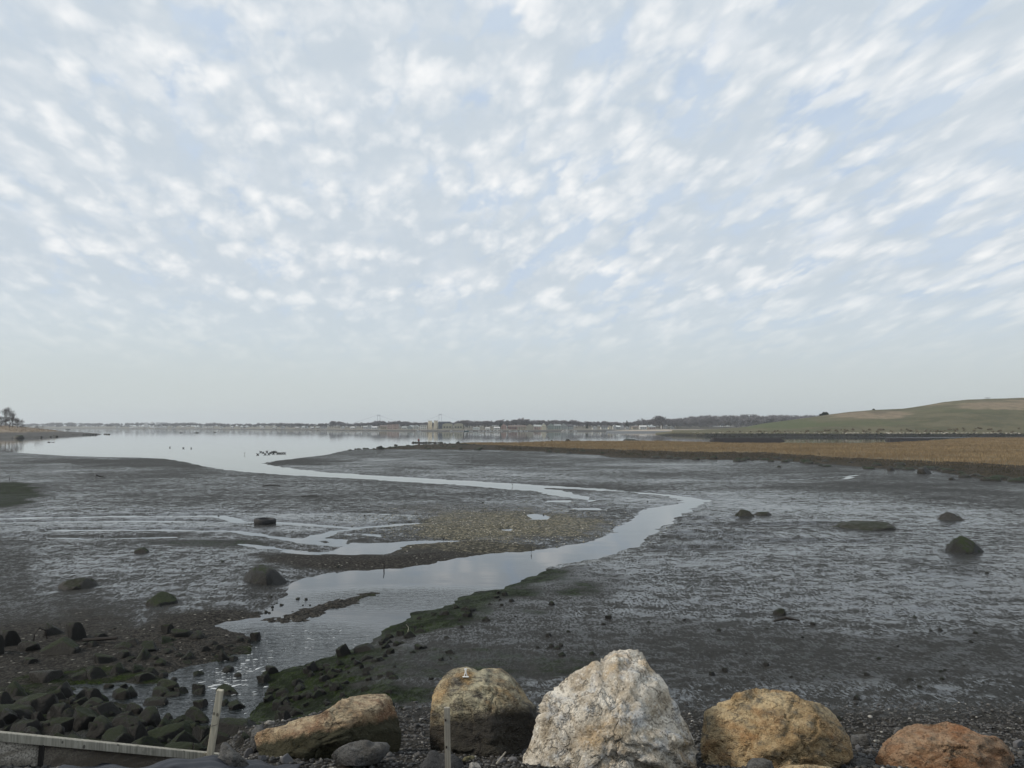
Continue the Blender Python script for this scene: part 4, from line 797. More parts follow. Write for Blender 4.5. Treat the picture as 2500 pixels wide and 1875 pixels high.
BL = [(1049, 1028.5, 7.5, 'f', YEL, TAN, 'sunlit cream apartment tower left of a twin tower on the far shore', 34, 6), (1063.5, 1028, 7.5, 'f', YEL, BRK, 'sunlit cream apartment tower right of its twin on the far shore', 34, 6),
 (1084, 1030.5, 27, 'f', BLU, (.09, .11, .15), 'large dark blue box shaped building behind the cream towers', 40, 2), (1092, 1033.5, 24, 'b', (.29, .28, .21), (.29, .28, .21), 'olive tan arched roof hall, left of two on the far shore', 30, 1), (1119, 1033.5, 22, 'b', (.28, .27, .21), (.28, .27, .21), 'olive tan arched roof hall, right of two on the far shore', 30, 1),
 (1140, 1027, 6, 'f', GRY, RDK, 'small square grey tower block rising above the far trees', 150, 3), (1162, 1042.5, 16, 'b', LRF, LRF, 'pale green roofed boat shed near the far marina', 18, 1), (1230, 1034.5, 13, 'g', (.38, .25, .21), (.45, .42, .40), 'red brick gabled house with white trim at the far waterfront', 18, 3), (1252, 1038, 22, 's', BRK, RBR, 'brick row houses right of the red gabled house', 18, 3),
 (1274, 1038, 20, 's', TAN, RBR, 'tan row houses between brick rows and the wide tan gable', 18, 3), (1294, 1035, 17, 'g', (.37, .34, .27), (.30, .29, .26), 'wide tan gabled house on the far waterfront', 16, 3), (1312, 1037, 17, 's', PNK, GRY, 'pinkish grey row house right of the wide tan gable', 20, 3), (1328, 1033.5, 10, 'g', CRM, LRF, 'tall cream gabled house on the far waterfront', 14, 3),
 (1345, 1034, 16, 'g', GRN, (.20, .22, .22), 'grey green gabled house, first of the long row right of the cream gable', 16, 3), (1361, 1035, 16, 's', GRN, (.20, .22, .22), 'grey green row house with long roof, second of the long row', 16, 3), (1377, 1034, 16, 'g', GRY, (.20, .22, .22), 'grey gabled house, third of the long row', 16, 3), (1392, 1036, 15, 's', GRY, RDK, 'grey house with dark roof closing the long row', 16, 3),
 (1452, 1039, 11, 'g', WHT, RDK, 'white gabled house left of the white house with a broad dark roof', 20, 2), (1475, 1039, 17, 's', WHT, RDK, 'white house with a broad dark roof on the far shore', 20, 3), (1490, 1039, 9, 'g', CRM, RBR, 'cream gabled house right of the broad dark roof', 20, 2), (1500, 1038, 7, 'g', WHT, GRY, 'narrow white house right of the cream gabled house', 24, 2), (1509, 1039, 10, 's', GRY, LRF, 'pale grey house below the small pointed evergreen', 20, 2),
 (1519, 1037, 11, 'g', (.5, .5, .5), RDK, 'light grey gabled house left of the dark conifer', 30, 2), (1531, 1040, 9, 'g', WHT, RDK, 'small white gabled house below the dark conifer', 18, 1), (1551, 1040, 14, 's', TAN, RBR, 'tan house with a brown roof right of the dark conifer', 20, 2), (1570, 1038.5, 16, 's', (.5, .5, .49), WHT, 'long house with a white roof on the far shore', 24, 2), (1592, 1040, 16, 's', PNK, GRY, 'low pinkish house left of the tall round headed tree', 20, 2), (1622, 1037, 14, 's', (.45, .45, .46), WHT, 'grey house with white roof below the tall round headed tree', 40, 2), (1640, 1040, 9, 'g', WHT, GRY, 'last white house before the wood', 30, 2),
 (790, 1040, 12, 's', (.45, .45, .45), RDK, 'small grey house at the left end of the near far shore', 20, 2), (836, 1041, 8, 'g', WHT, GRY, 'small white gabled house on the far shore, left part', 20, 1), (861, 1041.5, 10, 's', WHT, WHT, 'bright white low house on the far shore below the left bridge tower', 18, 1), (892, 1039.5, 10, 's', (.5, .5, .52), GRY, 'pale grey house on the far shore', 22, 2), (903, 1039, 8, 'g', WHT, GRY, 'white gabled house beside the pale grey house', 22, 2), (914, 1041, 12, 's', WHT, (.6, .6, .6), 'wide white low house left of the tan terrace', 18, 1),
 (936, 1038, 16, 's', TAN, RBR, 'tan terrace block on the far shore', 20, 2), (952, 1036.5, 12, 'f', PNK, RBR, 'pinkish terrace block, left of two', 20, 3), (966, 1036.5, 13, 'f', PNK, BRK, 'pinkish terrace block, right of two', 20, 3), (987, 1041, 12, 's', WHT, GRY, 'low white house between terraces and gables', 18, 1), (1001, 1039, 10, 'g', GRY, LRF, 'grey gabled house with a pale roof on the far shore', 18, 2), (1016, 1038, 12, 'g', (.45, .46, .44), LRF, 'pale gabled house left of the long whitish block', 22, 2), (1034, 1038.5, 17, 'f', (.55, .55, .52), GRY, 'long whitish flat block left of the cream towers', 22, 2),
 (1190, 1043.5, 10, 's', WHT, WHT, 'low white marina shed among the moored boats', 12, 1), (1213, 1042, 14, 's', WHT, WHT, 'bright white marina building left of the red gabled house', 12, 1)]
for b_ in BL:
    px, top, wd, kd, wl, rf, lab, off, nf = b_; tall = nf > 4
    building(px, top, wd, kd, wl, rf, lab, off, None, 'apartment tower' if tall else ('hall' if kd == 'b' else ('building' if kd == 'f' else 'house')), nf if not tall else 6, 3 if wd > 9 else 2, 12 if wd > 20 or tall else 9, None, .42 if kd == 'g' else .35)
for px, top, wd, wl, lab in [(355, 1032, 4.5, (.55, .55, .55), 'hazy grey apartment tower, leftmost of the distant group'), (370, 1031.5, 3.5, (.85, .85, .85), 'hazy bright white slim apartment tower in the distant group'), (384, 1031.8, 5, (.60, .60, .60), 'hazy pale apartment tower right of the bright white one'), (396, 1032, 7, (.42, .42, .45), 'hazy wide grey apartment tower, rightmost of the distant group')]:
    building(px, top, wd, 'f', wl, GRY, lab, 60, None, 'apartment tower', 7, 2, 14)
for i, px in enumerate([287, 321, 334, 352, 379, 402, 423, 447, 481, 492, 503, 515, 540, 566, 590, 598, 640, 669, 690, 725, 740, 748, 762, 775]):
    building(px, RN.uniform(1040.5, 1042.5), RN.uniform(3.5, 9), 'g' if i % 3 == 0 else 's', [WHT, (.42, .42, .42), (.36, .36, .37), (.34, .31, .29)][i % 4], [GRY, (.42, .42, .42), GRY][i % 3], 'small pale house in the haze along the left far shore', 16, None, 'house', 1, 2, 10, 'small pale houses along the left far shore')
# ------------------------------------------------------------------ boats
def boat(px, D, L, label, cab=True, mast=0, hullc=WHT, group=None):
    e = empty('boat', ((px - CX) / FPX * D, D, 0), label, 'boat', group, RN.uniform(-.3, .3)); h = MB(); N = 8; top = []; bot = []
    for i in range(N + 1):
        u = i / N; w_ = .16 * L * math.sin(math.pi * min(.5, .22 + u * .5) ) * (1 - max(0, u - .55) ** 2 * 4.6); x = (u - .5) * L; z = .16 * L * (.72 + .35 * u * u)
        top += [(x, -w_, z), (x, w_, z)]; bot += [(x * .92, -w_ * .6, -.05 * L), (x * .92, w_ * .6, -.05 * L)]
    h.v = top + bot; M_ = 2 * (N + 1)
    for i in range(N):
        a = 2 * i; h.f += [(a, a + 1, a + 3, a + 2), (M_ + a, a, a + 2, M_ + a + 2), (a + 1, M_ + a + 1, M_ + a + 3, a + 3)]
    h.f += [(0, M_, M_ + 1, 1), (2 * N, 2 * N + 1, M_ + 2 * N + 1, M_ + 2 * N)]
    h.build('hull', cmat(hullc, .4), e)
    if cab: MB().box((-.05 * L, 0, .24 * L), (.32 * L, .2 * L, .16 * L), 0, .8).build('cabin', cmat(WHT, .4), e); MB().box((.07 * L, 0, .25 * L), (.05 * L, .17 * L, .08 * L)).build('windscreen', winm, e)
    if mast: MB().tube([(0, 0, .1 * L), (0, 0, mast)], .07, 5).build('mast', cmat(GRY), e)
    return e
boat(1022, 790, 5.4, 'white motor boat with a cabin moored off the far shore, below the cream towers')
boat(1375, 800, 3.8, 'small white sailing boat with bare mast off the grey row houses', True, 4.5); boat(1384, 868, 5.5, 'white cabin boat ashore below the grey row houses', True); boat(1403, 868, 4.5, 'white boat right of the cabin boat below the row houses', True)
boat(1139, 850, 5.5, 'dark teal hulled barge off the marina', True, 0, (.05, .11, .12))
for px in (1102, 1110, 1118, 1124, 1131, 1150, 1170, 1180, 1188, 1197, 1206, 1215, 1222, 1245, 1256, 1262, 1272, 1284): boat(px, Dsh(px) - RN.uniform(6, 18), RN.uniform(2.6, 4.6), 'small white boat in the row moored at the far marina', RN.random() < .6, RN.choice([0, 0, 0, 5]), WHT, 'boats moored at the far marina')
for i in range(9):
    px = 1100 + i * 21; Y = Dsh(px) - 4; e = empty('jetty', ((px - CX) / FPX * Y, Y, 0), 'dark timber jetty section along the far marina shore', 'jetty', 'jetty sections of the far marina'); MB().box((0, 0, .75), (8.2, 2, .25)).build('deck', cmat(RBR), e)
    pm = MB().tube([(0, 0, -.5), (0, 0, 1.2)], .14, 5).mesh('pile', cmat(RDK))
    for s in (-3, 0, 3): link('pile', pm, e, (s, -.9, 0))
# ------------------------------------------------------------------ suspension bridge far behind
BD = 7500; br = empty('suspension_bridge', ((1000 - CX) / FPX * BD, BD, 0), 'pale grey suspension bridge with two arched towers far behind the houses', 'bridge'); stl = plain('bridge_steel', (.05, .055, .08), .6, .05, .1)
def bx_(px): return (px - 1000) / FPX * BD
tops = []
for px, top in ((925, 1012.5), (1075, 1010.5)):
    H = CAMZ + (HOR - top) / FPX * BD; m = MB(); hw = 11.5
    for s in (-1, 1): m.box((bx_(px) + s * hw, 0, H / 2), (4.6, 6, H), 0, .8)
    m.box((bx_(px), 0, H - 5), (2 * hw + 4, 5, 10)); N = 8
    for i in range(N):
        a0, a1 = math.pi * i / N, math.pi * (i + 1) / N; r = hw - 2.5
        m.add([(bx_(px) + math.cos(a) * rr, 2.4 * s, (H - 10 - r) + math.sin(a) * rz_) for a in (a0, a1) for s in (-1, 1) for rr, rz_ in ((r, r), (hw, r + 4))], [(0, 1, 5, 4), (2, 3, 7, 6), (0, 4, 6, 2)])
    m.build('tower', stl, br); tops.append((bx_(px), H))
(xa, ha), (xb, hb) = tops
for yy in (-9, 9):
    P = [(xa + (xb - xa) * t, yy, 50 + (ha - 50) * (2 * t - 1) ** 2) for t in np.linspace(0, 1, 15)]; MB().tube(P, .8, 4).build('main_cable', stl, br)
    MB().tube([(xa - 230, yy, 40), (xa, yy, ha)], .8, 4).build('side_cable', stl, br); MB().tube([(xb, yy, hb), (xb + 230, yy, 40)], .8, 4).build('side_cable', stl, br)
MB().box(((xa + xb) / 2, 0, 41), (xb - xa + 900, 22, 4)).build('deck', stl, br)
# ------------------------------------------------------------------ left spit
SP = poly([(-900, 1070), (-500, 1068), (0, 1068), (28, 1070.4), (95, 1068.6), (152, 1066.8), (190, 1064), (245, 1061.3), (251, 1060.6), (190, 1059), (150, 1057), (110, 1054.5), (60, 1052), (-900, 1050)])
cp = np.linspace(-900, 262, 420); rY = np.geomspace(300, 860, 150); cpg, Ys = np.meshgrid(cp, rY, indexing='xy'); cpg = cpg.ravel(); Ys = Ys.ravel(); Xs = (cpg - CX) / FPX * Ys
sp = -sdpoly(Xs, Ys, SP) + 2.0 * n2(Xs, Ys, .12, 4, 3, .6); cap = np.interp(cpg, [-900, -100, 30, 75, 100, 140, 190, 245, 262], [6, 5.2, 4.7, 3.5, 3.0, 1.9, 1.2, .5, .2])
Zs = np.where(sp > 0, np.minimum(cap, .10 * sp + smst(sp, 0, 1.5) * .3) + .18 * n2(Xs, Ys, .5, 3, 5) * smst(sp, 0, 3) * 2, np.maximum(.2 * sp, -.6))
i2 = np.arange(len(Xs)).reshape(150, 420); Fs_ = np.stack([i2[:-1, :-1].ravel(), i2[:-1, 1:].ravel(), i2[1:, 1:].ravel(), i2[1:, :-1].ravel()], 1)
def spit_nodes(t, b):
    O = t.coord('Object'); z = t.m('ADD', t.xyz(O)[2], t.m('MULTIPLY_ADD', t.noise(O, .2, 4.0, .6), 1.2, -.6)); a = t.noise(O, .5, 4.0, .6)
    lo = t.mix(a, (.022, .022, .021), (.05, .047, .042)); hi = t.mix(a, (.13, .10, .07), (.25, .20, .145)); t.put(b.inputs['Base Color'], t.mix(t.step(z, 1.5, 2.4), lo, hi)); b.inputs['Roughness'].default_value = .9; bump(t, b, a, .3)
spit = link('spit', npmesh('spit', np.stack([Xs, Ys, Zs], 1), Fs_, material('spit_ground', spit_nodes), True)); tag(spit, kind='structure')
g = np.random.default_rng(2); q_ = np.where((Zs > 1.9) & (cpg < 160) & (cpg > -400) & (Ys < 560))[0]; q_ = g.choice(q_, 9000); blades('spit_grass', Xs[q_] + g.uniform(-.7, .7, 9000), Ys[q_] + g.uniform(-2, 2, 9000), Zs[q_] - .1, g.uniform(.3, .9, 9000), np.full(9000, .2), gm_, .5, 'tan dead grass on top of the left spit')
def spz(px, Y): 
    k = np.argmin((cpg - px) ** 2 + ((Ys - Y) * .3) ** 2); return float(Zs[k])
def near_tree(px, Y, top, wx, seed, label, lv=6, fan=1.1, tr=.16):
    z0 = spz(px, Y) - .1; H = CAMZ + (HOR - top) / FPX * Y - z0; T_, CV, CF = tree_mesh(seed, H, lv, .30 if fan < 1.25 else .45, 3, 3, .9, tr, fan, .46, .76); CV = [(a * wx, b_ * wx, c) for a, b_, c in CV]; T_.v = [(a * wx, b_ * wx, c) for a, b_, c in T_.v]
    e = empty('bare_tree', ((px - CX) / FPX * Y, Y, z0), label, 'tree'); T_.build('trunk', twig_near, e); link('crown', npmesh('crown', CV, CF, twig_near), e)
near_tree(16, 440, 989, .95, 12, 'tallest bare tree on the left spit, with upright branches'); near_tree(-16, 445, 990, .9, 13, 'bare tree at the left edge of the photo on the spit'); near_tree(32, 435, 998, .95, 14, 'bare tree right of the tallest one on the spit')
near_tree(44, 430, 1016, 1.2, 15, 'low spreading bare bush at the right end of the spit trees', 6, 1.8, .1); near_tree(4, 425, 1012, 1.3, 16, 'low dense bare bush below the tallest spit tree', 6, 1.6, .1); near_tree(25, 425, 1014, 1.3, 17, 'dense twiggy bush between two spit trees', 6, 1.6, .1)
near_tree(98, 420, 1037, 1.5, 18, 'small lone flat topped tree on the spit', 5, 1.7, .3); near_tree(58, 425, 1036, 1.2, 19, 'tiny bare shrub on the spit right of the trees', 5, 1.7, .2)
for i in range(60):
    u = RN.random(); px = 95 + u * 172; py = float(np.interp(px, [95, 152, 190, 245, 267], [1067, 1065, 1062, 1060.4, 1061])) - RN.uniform(0, 2.5) * (1 - u)
    put_rock(px, py, RN.uniform(3, 8), RN.uniform(1.3, 3.2), 'stub', 'dark rock on the low tip of the left spit', 'rock', 'rocks at the tip of the left spit', rz=0, z=0.3 if px < 240 else 0.0)
put_rock(42, 1069, 26, 8, 'stub', 'large black rock heap at the waterline under the spit trees', 'rock', None, 'rock', rz=0, z=0.2)
# ------------------------------------------------------------------ green hill
RDG = [(1560, 2.2), (1700, 2.2), (1816, 1043), (1863, 1034), (1927, 1026), (1974, 1020), (2021, 1013), (2069, 1007), (2132, 1002), (2205, 999), (2259, 991), (2306, 983), (2363, 977.5), (2500, 973), (2700, 972), (3000, 985), (3400, 1010)]
hp = np.linspace(1560, 3400, 520); hY = np.concatenate([np.linspace(352, 385, 40), np.linspace(387, 640, 90), np.linspace(650, 900, 20)])
rz = np.array([(2.2 if py < 10 else 0) or CAMZ + (HOR - py) / FPX * 600 for _, py in RDG]); rdg = np.interp(hp, [a for a, _ in RDG], rz)
pg, Yh = np.meshgrid(hp, hY, indexing='xy'); rg_ = np.broadcast_to(rdg, pg.shape); Y0 = np.interp(pg, [1560, 1690, 1720, 1800, 2085, 2300, 3400], [460, 402, 375, 366, 352, 352, 352]) + 1.5 * n2(pg, Yh, .05, 3, 8).reshape(pg.shape)
s = Yh - Y0; hz1 = np.clip(s * .42, -1, 1.55) + .12 * n2(pg * .3, Yh, .8, 3, 9).reshape(pg.shape); prog = np.clip((Yh - Y0 - 6) / (600 - Y0 - 6), 0, 1); prof = np.sin(prog * math.pi / 2) ** 1.05
Zh = hz1 + np.where(s > 4, np.maximum(rg_ - 1.6, 0) * prof, 0); Zh = np.where(Yh > 600, rg_ - (Yh - 600) * .06, Zh); Zh = np.where(pg < 1640, np.minimum(Zh, 1.2 - (1640 - pg) * .03), Zh)
Xh = ((pg - CX) / FPX * Yh); hh_ = np.stack([Xh.ravel(), Yh.ravel(), Zh.ravel()], 1); i3 = np.arange(pg.size).reshape(pg.shape); F3 = np.stack([i3[:-1, :-1].ravel(), i3[:-1, 1:].ravel(), i3[1:, 1:].ravel(), i3[1:, :-1].ravel()], 1)
def hb_(px, top, rx, ry_):
    u, v = proj(hh_[:, 0], hh_[:, 1], hh_[:, 2]); return smst(1.3 - np.sqrt(((u - px) / rx) ** 2 + ((v - top) / ry_) ** 2) + 1.1 * n2(hh_[:, 0], hh_[:, 1], .05, 4, 31), 0, .5)
tanm = np.maximum.reduce([hb_(2120, 1014, 80, 10), hb_(2440, 989, 130, 9), hb_(2170, 1009, 60, 6), hb_(2600, 990, 180, 18)]); grnm = np.maximum.reduce([hb_(1920, 1036, 110, 12), hb_(2100, 1032, 120, 12) * .6, hb_(2330, 985, 60, 5) * .5, hb_(2400, 1000, 180, 8) * .35]); dk_ = hb_(2150, 1008, 30, 4) * .5
zn = np.stack([tanm, grnm, np.clip(1 - smst(s.ravel(), 2.8, 3.8), 0, 1), dk_], 1)
def hill_nodes(t, b):
    O = t.coord('Object'); za = t.node('ShaderNodeAttribute', attribute_name='zone'); sc = t.node('ShaderNodeSeparateColor'); t.l.new(za.outputs['Color'], sc.inputs[0]); a = t.noise(O, .045, 5.0, .62); c = t.noise(t.vm('MULTIPLY', O, (1, .5, 2)), .25, 5.0, .65); e = t.noise(O, 1.3, 4.0, .6)
    col = t.mix(t.step(a, .35, .65), (.080, .080, .050), (.125, .115, .075)); col = t.mix(t.step(c, .45, .7, 0, .7), col, (.13, .115, .068))
    col = t.mix(t.m('MULTIPLY', sc.outputs[1], .85), col, t.mix(c, (.062, .082, .040), (.10, .112, .058))); col = t.mix(t.m('MULTIPLY', sc.outputs[0], t.step(c, .3, .62, .35, .85)), col, t.mix(c, (.19, .145, .105), (.28, .22, .16)))
    col = t.mix(za.outputs['Alpha'], col, (.06, .055, .04)); col = t.mix(t.step(e, .58, .75, 0, .5), col, (.055, .058, .034)); col = t.mix(sc.outputs[2], col, t.mix(e, (.014, .015, .015), (.04, .04, .038)))
    t.put(b.inputs['Base Color'], col); b.inputs['Roughness'].default_value = .95; b.inputs['Specular IOR Level'].default_value = .1; bump(t, b, t.m('ADD', c, e), .4)
hill = link('grass_hill', npmesh('grass_hill', hh_, F3, material('hill_turf', hill_nodes), True, zn)); tag(hill, kind='structure')
def hillz(px, Y): return float(Zh[np.argmin(abs(hY - Y)), np.argmin(abs(hp - px))])
def Y0f(px): return float(np.interp(px, [1560, 1690, 1720, 1800, 2085, 2300, 3400], [460, 402, 375, 366, 352, 352, 352]))
for i in range(280):
    px = RN.uniform(1690, 2560) if i % 3 else RN.uniform(2050, 2520); Y = Y0f(px) + 3.4 + abs(RN.gauss(0, 1.3)); o = link('riprap_stone', RN.choice(PROTO['pale'])); s_ = RN.uniform(.14, .34); o.scale = (s_ * 1.2, s_, s_); o.location = ((px - CX) / FPX * Y, Y, hillz(px, Y) + s_ * .25); o.rotation_euler = (RN.uniform(0, 3), 0, RN.uniform(0, 3)); tag(o, 'pale riprap stone in the line along the foot of the green hill', 'rock', 'pale riprap stones at the foot of the hill')
for i in range(300):
    px = RN.uniform(1700, 2540); Y = Y0f(px) + RN.uniform(.1, 3.3); o = link('shore_rock', RN.choice(PROTO['stub'])); s_ = RN.uniform(.3, .6); o.scale = (s_ * 1.2, s_, s_ * .8); o.location = ((px - CX) / FPX * Y, Y, hillz(px, Y)); o.rotation_euler = (0, 0, RN.uniform(0, 3)); tag(o, 'black weedy rock of the dark band below the pale riprap', 'rock', 'black rocks below the riprap')
shr = []
for i in range(4):
    T_, CV, CF = tree_mesh(500 + i, 2.0, 4, .8, 3, 1, 2.5, .15, 1.8); shr.append((T_.mesh('stems', bark), npmesh('twigs', CV, CF, plain('dry_shrub', (.17, .14, .10), .95, .3, 1, .05))))
for i in range(110):
    px = RN.uniform(1760, 2560); Y = Y0f(px) + RN.uniform(6, 22); k = RN.randrange(4); h_ = RN.uniform(.25, .6); e = empty('shrub', ((px - CX) / FPX * Y, Y, hillz(px, Y) - .1), 'low dry brown shrub behind the riprap at the foot of the hill', 'shrub', 'dry shrubs behind the riprap', RN.uniform(0, 6)); e.scale = (h_ * 1.5, h_ * 1.5, h_); link('stems', shr[k][0], e); link('twigs', shr[k][1], e)
for px, lab, h_ in ((2014, 'dark round bush on the crest at the left shoulder of the hill', 1.6), (2132, 'small bush on the crest in the middle of the hill', .8), (2003, 'small dark bush on the crest beside the round bush', 1.0)):
    Y = 590; e = empty('bush', ((px - CX) / FPX * Y, Y, hillz(px, Y) - .1), lab, 'bush'); e.scale = (h_, h_, h_ * .8); T_, CV, CF = tree_mesh(600 + px, 2.0, 5, .8, 4, 1, 9, .12, 1.8); T_.build('stems', bark, e); link('twigs', npmesh('twigs', CV, CF, ever), e)
Y = 596; px = 2413; e = empty('metal_frame', ((px - CX) / FPX * Y, Y, hillz(px, Y) - .2), 'small grey open framework standing on the crest of the hill', 'frame'); fm = plain('galvanised_steel', (.30, .31, .32), .5, .1)
pm = MB().box((0, 0, .9), (.12, .12, 1.8)).mesh('post', fm); rm = MB().box((0, 0, 0), (3.0, .08, .10)).mesh('rail', fm)
for a in (-1.45, -.5, .5, 1.45):
    for yy in (0, 1.6): link('post', pm, e, (a, yy, 0))
for z_ in (.7, 1.2, 1.8):
    for yy in (.06, 1.66): link('rail', rm, e, (0, yy, z_))
# ------------------------------------------------------------------ dark banks behind the marsh
def mudbank(px0, px1, D, ztop, dep, label, seed, skew=0):
    x0 = (px0 - CX) / FPX * D; x1 = (px1 - CX) / FPX * D; N = 60; m = MB(); rows = []; L = x1 - x0
    for i in range(N + 1):
        u = i / N; x = x0 + L * u; hgt = ztop * min(1, u * 40 + .25, (1 - u) * 14 + .15) * (1 - .10 * abs(u - .4)); jt = .06 * math.sin(i * 2.1 + seed) + .04 * math.sin(i * 5.3)
        rows.append([(x, D - dep * .1, -.2), (x, D + .2 + jt, hgt * .75), (x, D + .6 + jt, hgt + jt * .6), (x, D + dep * .6, hgt + .03), (x, D + dep, -.2)])
    for i, r in enumerate(rows):
        m.v += r
        if i:
            for j in range(4): a = (i - 1) * 5 + j; m.f.append((a, a + 5, a + 6, a + 1))
    m.f += [(0, 1, 2, 3, 4), tuple((N * 5 + j) for j in (4, 3, 2, 1, 0))]
    o = m.build('mud_bank', plain('black_peat', (.022, .020, .021), .85, .35, 1.5, .3), None, True); return tag(o, label, 'mud bank')
mudbank(1738, 1916, 246, .98, 5, 'long low flat topped black bank behind the tan marsh grass', 1); mudbank(2168, 2275, 262, .72, 4, 'shorter dark bank behind the marsh grass at right', 4)
put_rock(1541, 1077, 56, 6.0, 'weedy', 'low dark mound behind the marsh grass with a heron standing on it', 'mound', None, 'mound', rz=0, z=.15, k=4, tilt=0)
# ------------------------------------------------------------------ birds
dkb = plain('dark_feathers', (.022, .021, .02), .7, .3, 8); brd = plain('grey_feathers', (.10, .105, .115), .7, .2, 6)
def duck(px, py, yaw, label, group='ducks floating in the near bay', sc_=1.0):
    p = at(px, py); o = skin('duck', [(-.14, 0, .10), (0, 0, .09), (.12, 0, .09), (.17, 0, .17), (.19, 0, .23), (.26, 0, .22), (-.24, 0, .14)], [(0, 1), (1, 2), (2, 3), (3, 4), (4, 5), (0, 6)], [.075, .095, .07, .035, .042, .012, .02], dkb)
    o.location = (p[0], p[1], -.01); o.rotation_euler = (0, 0, yaw); o.scale = (sc_,) * 3; return tag(o, label, 'duck', group)
for px, py in [(629, 1110), (636, 1104), (642, 1105.5), (647, 1109.5), (652, 1103), (656, 1109), (661, 1106), (665, 1104), (668, 1107.5), (670, 1103), (674, 1104.5), (677, 1107.5), (681, 1107), (685, 1107.5), (690, 1107), (695, 1107)]: duck(px, py, RN.choice([0, math.pi]) + RN.uniform(-.6, .6), 'dark duck in the flock floating in the near part of the bay', sc_=.95)
for px, py in [(415, 1093), (448, 1094.5), (467, 1095)]: duck(px, py, RN.uniform(0, 6), 'dark duck floating apart from the flock, in the trio to its left', 'three ducks left of the flock', 1.0)
def wader(px, py, H, mat, label, cat, name, yaw=0, z=0.0, standz=None):
    p = at(px, py, z); k = H; P = [(0, 0, .50), (.12, 0, .56), (-.20, 0, .46), (.17, 0, .70), (.13, 0, .84), (.18, 0, .96), (.36, 0, .93), (.0, .03, .28), (0, .03, 0), (.0, -.03, .28), (.02, -.03, 0)]
    o = skin(name, [(a * k, b_ * k, c * k) for a, b_, c in P], [(0, 1), (0, 2), (1, 3), (3, 4), (4, 5), (5, 6), (0, 7), (7, 8), (0, 9), (9, 10)], [q * k for q in (.10, .08, .04, .032, .03, .042, .010, .016, .012, .016, .012)], mat); o.location = p; o.rotation_euler = (0, 0, yaw); return tag(o, label, cat)
wader(1543, 1071.5, .85, brd, 'grey heron with bent neck standing on the dark mound behind the marsh', 'heron', 'heron', math.pi, .75)
wader(597, 1110, .42, dkb, 'small dark wading bird alone in the shallows left of the ducks', 'bird', 'wading_bird', 0.3)
wader(1251, 1187, .24, dkb, 'small dark shorebird wading in the upper stream channel', 'bird', 'shorebird', 2.6); wader(1083, 1323, .22, dkb, 'small dark shorebird at the right end of the long pool', 'bird', 'shorebird', .4); wader(1297, 1350, .2, dkb, 'small dark shorebird at the near edge of the main stream', 'bird', 'shorebird', 1.4)
# ------------------------------------------------------------------ figure wading by the rock ledge
PY = 221; p = np.array([(1021 - CX) / FPX * PY, PY + 1.6, -.62]); wd_ = plain('dark_waders', (.03, .032, .03), .6, .1); red = plain('red_jacket', (.17, .03, .03), .8, .15, 4); skn = plain('skin', (.40, .25, .18), .6, .1)
pe = empty('person', p, 'person in a dark red jacket and dark waders standing behind the low rock ledge', 'person')
bd = skin('body', [(0, 0, .92), (.10, 0, .86), (.12, -.01, .48), (.13, .02, .06), (-.10, 0, .86), (-.12, .02, .48), (-.13, 0, .06), (0, 0, 1.12), (0, 0, 1.38), (0, 0, 1.50), (0, -.01, 1.60), (0, -.01, 1.70), (.19, 0, 1.38), (.27, -.05, 1.12), (.30, -.26, 1.14), (-.19, 0, 1.38), (-.23, -.06, 1.12), (-.12, -.28, 1.12), (.31, -.33, 1.15), (-.08, -.34, 1.12)],
    [(0, 1), (1, 2), (2, 3), (0, 4), (4, 5), (5, 6), (0, 7), (7, 8), (8, 9), (9, 10), (10, 11), (8, 12), (12, 13), (13, 14), (8, 15), (15, 16), (16, 17), (14, 18), (17, 19)], [.15, .10, .075, .06, .10, .075, .06, .14, .15, .06, .10, .085, .065, .05, .038, .065, .05, .038, .03, .03], wd_, pe)
skin('jacket', [(0, 0, .98), (0, 0, 1.15), (0, 0, 1.38), (.19, 0, 1.39), (.275, -.05, 1.12), (.305, -.22, 1.14), (-.19, 0, 1.39), (-.235, -.06, 1.12), (-.15, -.22, 1.12), (0, .01, 1.50)], [(0, 1), (1, 2), (2, 3), (3, 4), (4, 5), (2, 6), (6, 7), (7, 8), (2, 9)], [.17, .17, .18, .09, .07, .06, .09, .07, .06, .08], red, pe)
skin('hood', [(0, .02, 1.53), (0, .02, 1.63), (0, .01, 1.73)], [(0, 1), (1, 2)], [.09, .125, .09], red, pe); MB().ball((0, -.07, 1.62), .085, 2, None, (.8, .7, 1.15)).build('face', skn, pe, True)
# ------------------------------------------------------------------ old tyre on the mud
def tyre_mesh():
    prof = [(.235, -.06), (.25, -.115), (.33, -.135), (.41, -.125), (.435, -.10), (.445, 0), (.435, .10), (.41, .125), (.33, .135), (.25, .115), (.235, .06), (.26, .05), (.34, .105), (.41, .09), (.425, 0), (.41, -.09), (.34, -.105), (.26, -.05)]
    N = 64; V = []; F = []
    for i in range(N):
        a = 2 * math.pi * i / N
        for j, (r, z) in enumerate(prof):
            rr = r - (.012 if (i % 2 and j in (4, 5, 6)) else 0); V.append((math.cos(a) * rr, math.sin(a) * rr, z))
    M_ = len(prof)
    for i in range(N):
        for j in range(M_): F.append((i * M_ + j, ((i + 1) % N) * M_ + j, ((i + 1) % N) * M_ + (j + 1) % M_, i * M_ + (j + 1) % M_))
    return V, F
g_ = ground_hit(640, 1281); V, F = tyre_mesh(); ty = link('tyre', npmesh('tyre', V, F, plain('muddy_rubber', (.022, .022, .023), .7, .3, 6), True), None, (g_[0], g_[1] + .4, g_[2] + .075)); ty.rotation_euler = (R(1.5), R(2), 0); tag(ty, 'old black tyre lying flat and half sunk in the left mudflat', 'tyre')
